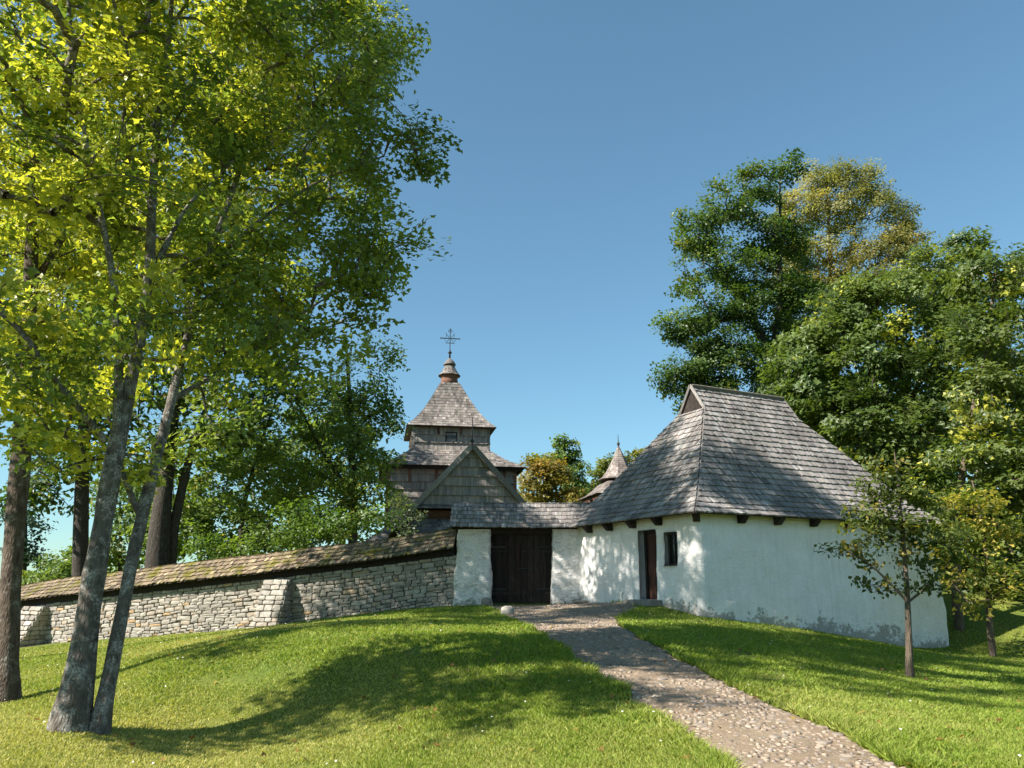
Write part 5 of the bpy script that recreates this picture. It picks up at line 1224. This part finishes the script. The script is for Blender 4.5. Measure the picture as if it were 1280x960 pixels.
tree('maple_sapling', 'yellow-leaved sapling on the bank by the far house corner', 'tree',
     [[(1237, 792, 22.5, .09), (1236, 740, 22.5, .08), (1233, 690, 22.5, .06), (1225, 640, 22.5, .04), (1215, 600, 22.5, .02)]],
     [(1185, 655, 22, 36, 18, .8), (1210, 690, 22, 38, 18, .8), (1245, 720, 22, 32, 14, .7), (1225, 755, 21.8, 22, 18, .6), (1265, 745, 22, 24, 12, .6), (1190, 720, 22, 20, 12, .5), (1215, 625, 22, 34, 18, .8), (1250, 660, 22.2, 30, 18, .7)],
     ((0.12, 0.16, 0.03), (0.22, 0.24, 0.045), (0.50, 0.40, 0.08), 0.40), 'maple', 0.125, 26, 3.8, 0.42, 'bark_young', 45)
tree('young_lime_tree', 'young tree with slim bare stem standing on lawn before the white wall', 'tree',
     [[(1137, 847, 14.9, .062), (1136, 800, 14.9, .057), (1135, 755, 14.9, .052), (1131, 700, 14.9, .044), (1127, 650, 14.9, .034), (1122, 600, 14.9, .022), (1118, 565, 14.9, .01)],
      [(1134, 752, 14.9, .026), (1112, 728, 14.8, .022), (1085, 700, 14.7, .015), (1050, 685, 14.6, .008)], [(1136, 752, 14.9, .025), (1160, 735, 15, .02), (1180, 715, 15.1, .01)]],
     [(1040, 686, 14.7, 28, 10, .35), (1070, 675, 14.7, 36, 22, .5), (1085, 712, 14.7, 34, 18, .45), (1120, 680, 14.9, 44, 30, .65), (1165, 690, 15, 34, 28, .55), (1170, 728, 15, 26, 16, .4), (1115, 640, 14.9, 48, 26, .65), (1080, 640, 14.8, 36, 20, .5), (1150, 640, 15, 36, 26, .5), (1115, 600, 14.9, 34, 24, .5), (1108, 572, 14.9, 20, 18, .3), (1165, 665, 15, 32, 18, .5), (1120, 735, 14.8, 30, 14, .4), (1090, 605, 14.8, 24, 16, .35), (1140, 605, 14.9, 24, 18, .35)],
     ((0.06, 0.09, 0.02), (0.12, 0.15, 0.032), (0.38, 0.29, 0.06), 0.10), 'oval', 0.088, 18, 8.5, 0.20, 'bark_young', 46, twig=0.0035, sides=10, gap=0.33, yellow=lambda P: np.clip((P[:, 2] - 3.4) * 0.28, -0.05, 0.5), flare=0.03)  # yellow grows with height: sunlight on the treetop painted into the leaf colour
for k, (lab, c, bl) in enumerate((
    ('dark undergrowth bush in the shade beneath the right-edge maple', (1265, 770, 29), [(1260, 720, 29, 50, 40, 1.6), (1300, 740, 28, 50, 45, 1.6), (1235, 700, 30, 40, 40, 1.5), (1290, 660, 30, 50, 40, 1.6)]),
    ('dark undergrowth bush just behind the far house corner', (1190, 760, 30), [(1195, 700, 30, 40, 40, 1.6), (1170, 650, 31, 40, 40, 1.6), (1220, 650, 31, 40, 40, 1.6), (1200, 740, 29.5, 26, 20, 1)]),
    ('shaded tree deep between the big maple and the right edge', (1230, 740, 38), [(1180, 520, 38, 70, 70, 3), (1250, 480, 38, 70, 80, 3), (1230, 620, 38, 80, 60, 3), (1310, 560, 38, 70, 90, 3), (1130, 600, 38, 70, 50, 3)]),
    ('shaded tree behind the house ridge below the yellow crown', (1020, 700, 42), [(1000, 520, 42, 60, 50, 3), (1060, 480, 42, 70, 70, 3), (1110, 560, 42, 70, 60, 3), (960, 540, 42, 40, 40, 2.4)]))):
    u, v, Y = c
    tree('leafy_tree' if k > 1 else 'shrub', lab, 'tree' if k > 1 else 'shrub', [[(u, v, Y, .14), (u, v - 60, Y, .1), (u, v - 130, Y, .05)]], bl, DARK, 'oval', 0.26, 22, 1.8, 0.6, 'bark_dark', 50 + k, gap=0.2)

# ------------------------------------------------------------------ lawn: grass blades, fallen leaves, daisies, stones
def build_grass():
    r = np.random.default_rng(5); n = 760000
    # more blades where they show larger
    y = 1 / (1 / 5.9 + (1 / 27.0 - 1 / 5.9) * r.random(n) ** 0.82); u = r.uniform(-230, 1500, n); x = (u - 640) / F * y * 1.0
    ok = ~on_path(x, y, -0.03 + 0.10 * (r.random(n) ** 3 - 0.4))
    # not inside the buildings or behind the wall
    yw = np.interp(-x, -WP[:, 0], WP[:, 1]); ok &= (x > -1.8) | (y < yw + 0.02)
    q = np.stack([x - HC[0], y - HC[1]], 1); a = q @ HR; b = q @ HL; ok &= ~((a > -0.05) & (b > -0.05) & (a < LR + 0.05)); ok &= ~((y > 24.95) & (x > -1.8) & (x < 3.6))
    ok &= ~((y > 24.6) & (x > -0.7) & (x < 2.2))
    bare = fbm(np.stack([x, y, x * 0], 1), 1.3, 91, 3); ok &= r.random(n) < np.clip((bare - 0.18) * 5, 0.15, 1)
    x, y, bare = x[ok], y[ok], bare[ok]; n = len(x); z = hgt(x, y)
    l, rr = path_edges(y); dpath = np.maximum(l - x, x - rr)
    P = np.stack([x, y, z], 1); dry = np.clip(0.34 + (fbm(P, 0.3, 14, 3) - 0.5) * 1.3 + (fbm(P, 2.2, 17, 2) - 0.5) * 0.6 + np.clip((-0.6 - x) * 0.12, -0.15, 0.5) - np.clip((y - 11) * 0.05, -0.1, 0.3), 0, 1)
    lush = fbm(P, 0.8, 19, 2); h = (0.018 + 0.036 * lush + 0.03 * np.clip(1 - dpath / 0.5, 0, 1) * (lush > 0.4)) * r.uniform(0.6, 1.5, n) * (1 - 0.3 * dry)
    wd = 0.0045 + 0.00085 * y; ang = r.uniform(0, 2 * np.pi, n); lean = r.normal(size=(n, 2)) * 0.95 * h[:, None]
    tx = np.cos(ang) * wd; ty = np.sin(ang) * wd
    V = np.empty((n, 3, 3)); V[:, 0] = P; V[:, 1] = P; V[:, 2] = P
    V[:, 0, 0] -= tx; V[:, 0, 1] -= ty; V[:, 1, 0] += tx; V[:, 1, 1] += ty; V[:, :2, 2] -= 0.012; V[:, 2, 0] += lean[:, 0]; V[:, 2, 1] += lean[:, 1]; V[:, 2, 2] += h
    g0, g1, d0 = np.array((0.12, 0.195, 0.02)), np.array((0.25, 0.32, 0.042)), np.array((0.52, 0.455, 0.17))
    m = r.random((n, 1)); col = g0 * (1 - m) + g1 * m; w = np.clip(dry * 0.62 + r.normal(size=n) * 0.18, 0, 1)[:, None]; col = (col * (1 - w) + d0 * w) * r.uniform(0.8, 1.2, (n, 1))
    o = obj('grass', V.reshape(-1, 3), np.arange(3 * n).reshape(n, 3), M['blade'], None, False, col)
    tag(o, 'short mown grass covering the lawn and the mound', 'grass', None, 'stuff')
    # fallen leaves and small white flowers, too many to count
    for name, lab, cnt, mat_, cols, sz in (('fallen_leaves', 'brown and yellow fallen leaves scattered over the lawn', 650, 'leaf', [(0.30, 0.17, 0.05), (0.36, 0.27, 0.06), (0.16, 0.08, 0.03)], 0.06),
                                          ('daisies', 'tiny white daisies dotted over the lawn', 130, 'leaf', [(0.8, 0.79, 0.72)], 0.011)):
        y = r.uniform(6.6, 24, cnt * 3); x = r.uniform(-0.7, 0.7, cnt * 3) * y; ok = ~on_path(x, y, 0.0 if name == 'daisies' else -0.5)
        q = np.stack([x - HC[0], y - HC[1]], 1); ok &= ~((q @ HR > -0.2) & (q @ HL > -0.2)); yw = np.interp(-x, -WP[:, 0], WP[:, 1]); ok &= y < np.minimum(yw, 24.5) - 0.3
        x, y = x[ok][:cnt], y[ok][:cnt]; k = len(x); z = hgt(x, y) + 0.035
        if name == 'daisies':
            a = np.linspace(0, 2 * np.pi, 6, endpoint=False); Vd = np.zeros((k, 6, 3)); s = sz * r.uniform(.6, 1.3, k)[:, None]
            Vd[:, :, 0] = x[:, None] + np.cos(a) * s; Vd[:, :, 1] = y[:, None] + np.sin(a) * s; Vd[:, :, 2] = z[:, None] + 0.025 + np.sin(a) * s * 0.4
            o = obj(name, Vd.reshape(-1, 3), np.arange(6 * k).reshape(k, 6), M['petal'])
        else:
            Nn = np.stack([r.normal(size=k) * 0.4, r.normal(size=k) * 0.4, np.ones(k)], 1)
            V, T, kk = make_leaves(np.stack([x, y, z], 1), Nn, sz * r.uniform(0.6, 1.4, k), 'maple', r)
            o = obj(name, V, T, M['leaf'], None, False, np.repeat(np.array(cols)[r.integers(len(cols), size=k)], kk, 0))
        tag(o, lab, 'leaves' if name != 'daisies' else 'flowers', None, 'stuff')
build_grass()

def boulder(name, label, c, R, seed, mat='stone', cat='stone'):
    r = np.random.default_rng(seed); nu, nv = 12, 7; V = []
    for i in range(nv + 1):
        for j in range(nu):
            th = math.pi * i / nv; ph = 2 * math.pi * j / nu; d = np.array([math.sin(th) * math.cos(ph), math.sin(th) * math.sin(ph), math.cos(th)])
            p_ = 1 / (np.sum(np.abs(d) ** 3.5) ** (1 / 3.5)); V.append(d * p_)
    V = np.array(V); V *= (0.82 + 0.36 * fbm(V, 1.3, seed))[:, None]; V = V * np.array(R) + np.array(c)
    Fq = [(i * nu + j, (i + 1) * nu + j, (i + 1) * nu + (j + 1) % nu, i * nu + (j + 1) % nu) for i in range(nv) for j in range(nu)]
    o = obj(name, V, np.array(Fq), M[mat], None, True, None, c); tag(o, label, cat)
for nm, lab, (x, y), R, sd in (('boulder', 'pinkish fieldstone lying at the left edge of the path below the gate', (-0.12, 20.4), (0.17, 0.14, 0.13), 1),
                               ('flagstone', 'flat pale stone at the foot of the right gate pier', (2.15, 24.75), (0.24, 0.16, 0.05), 2),
                               ('boulder', 'rough stone at the inner foot of the left gate pier', (-0.80, 24.9), (0.16, 0.13, 0.16), 3)):
    boulder(nm, lab, (x, y, float(hgt(x, y)) + R[2] * 0.45), R, sd)
print('leaf triangles', NLEAF[0])
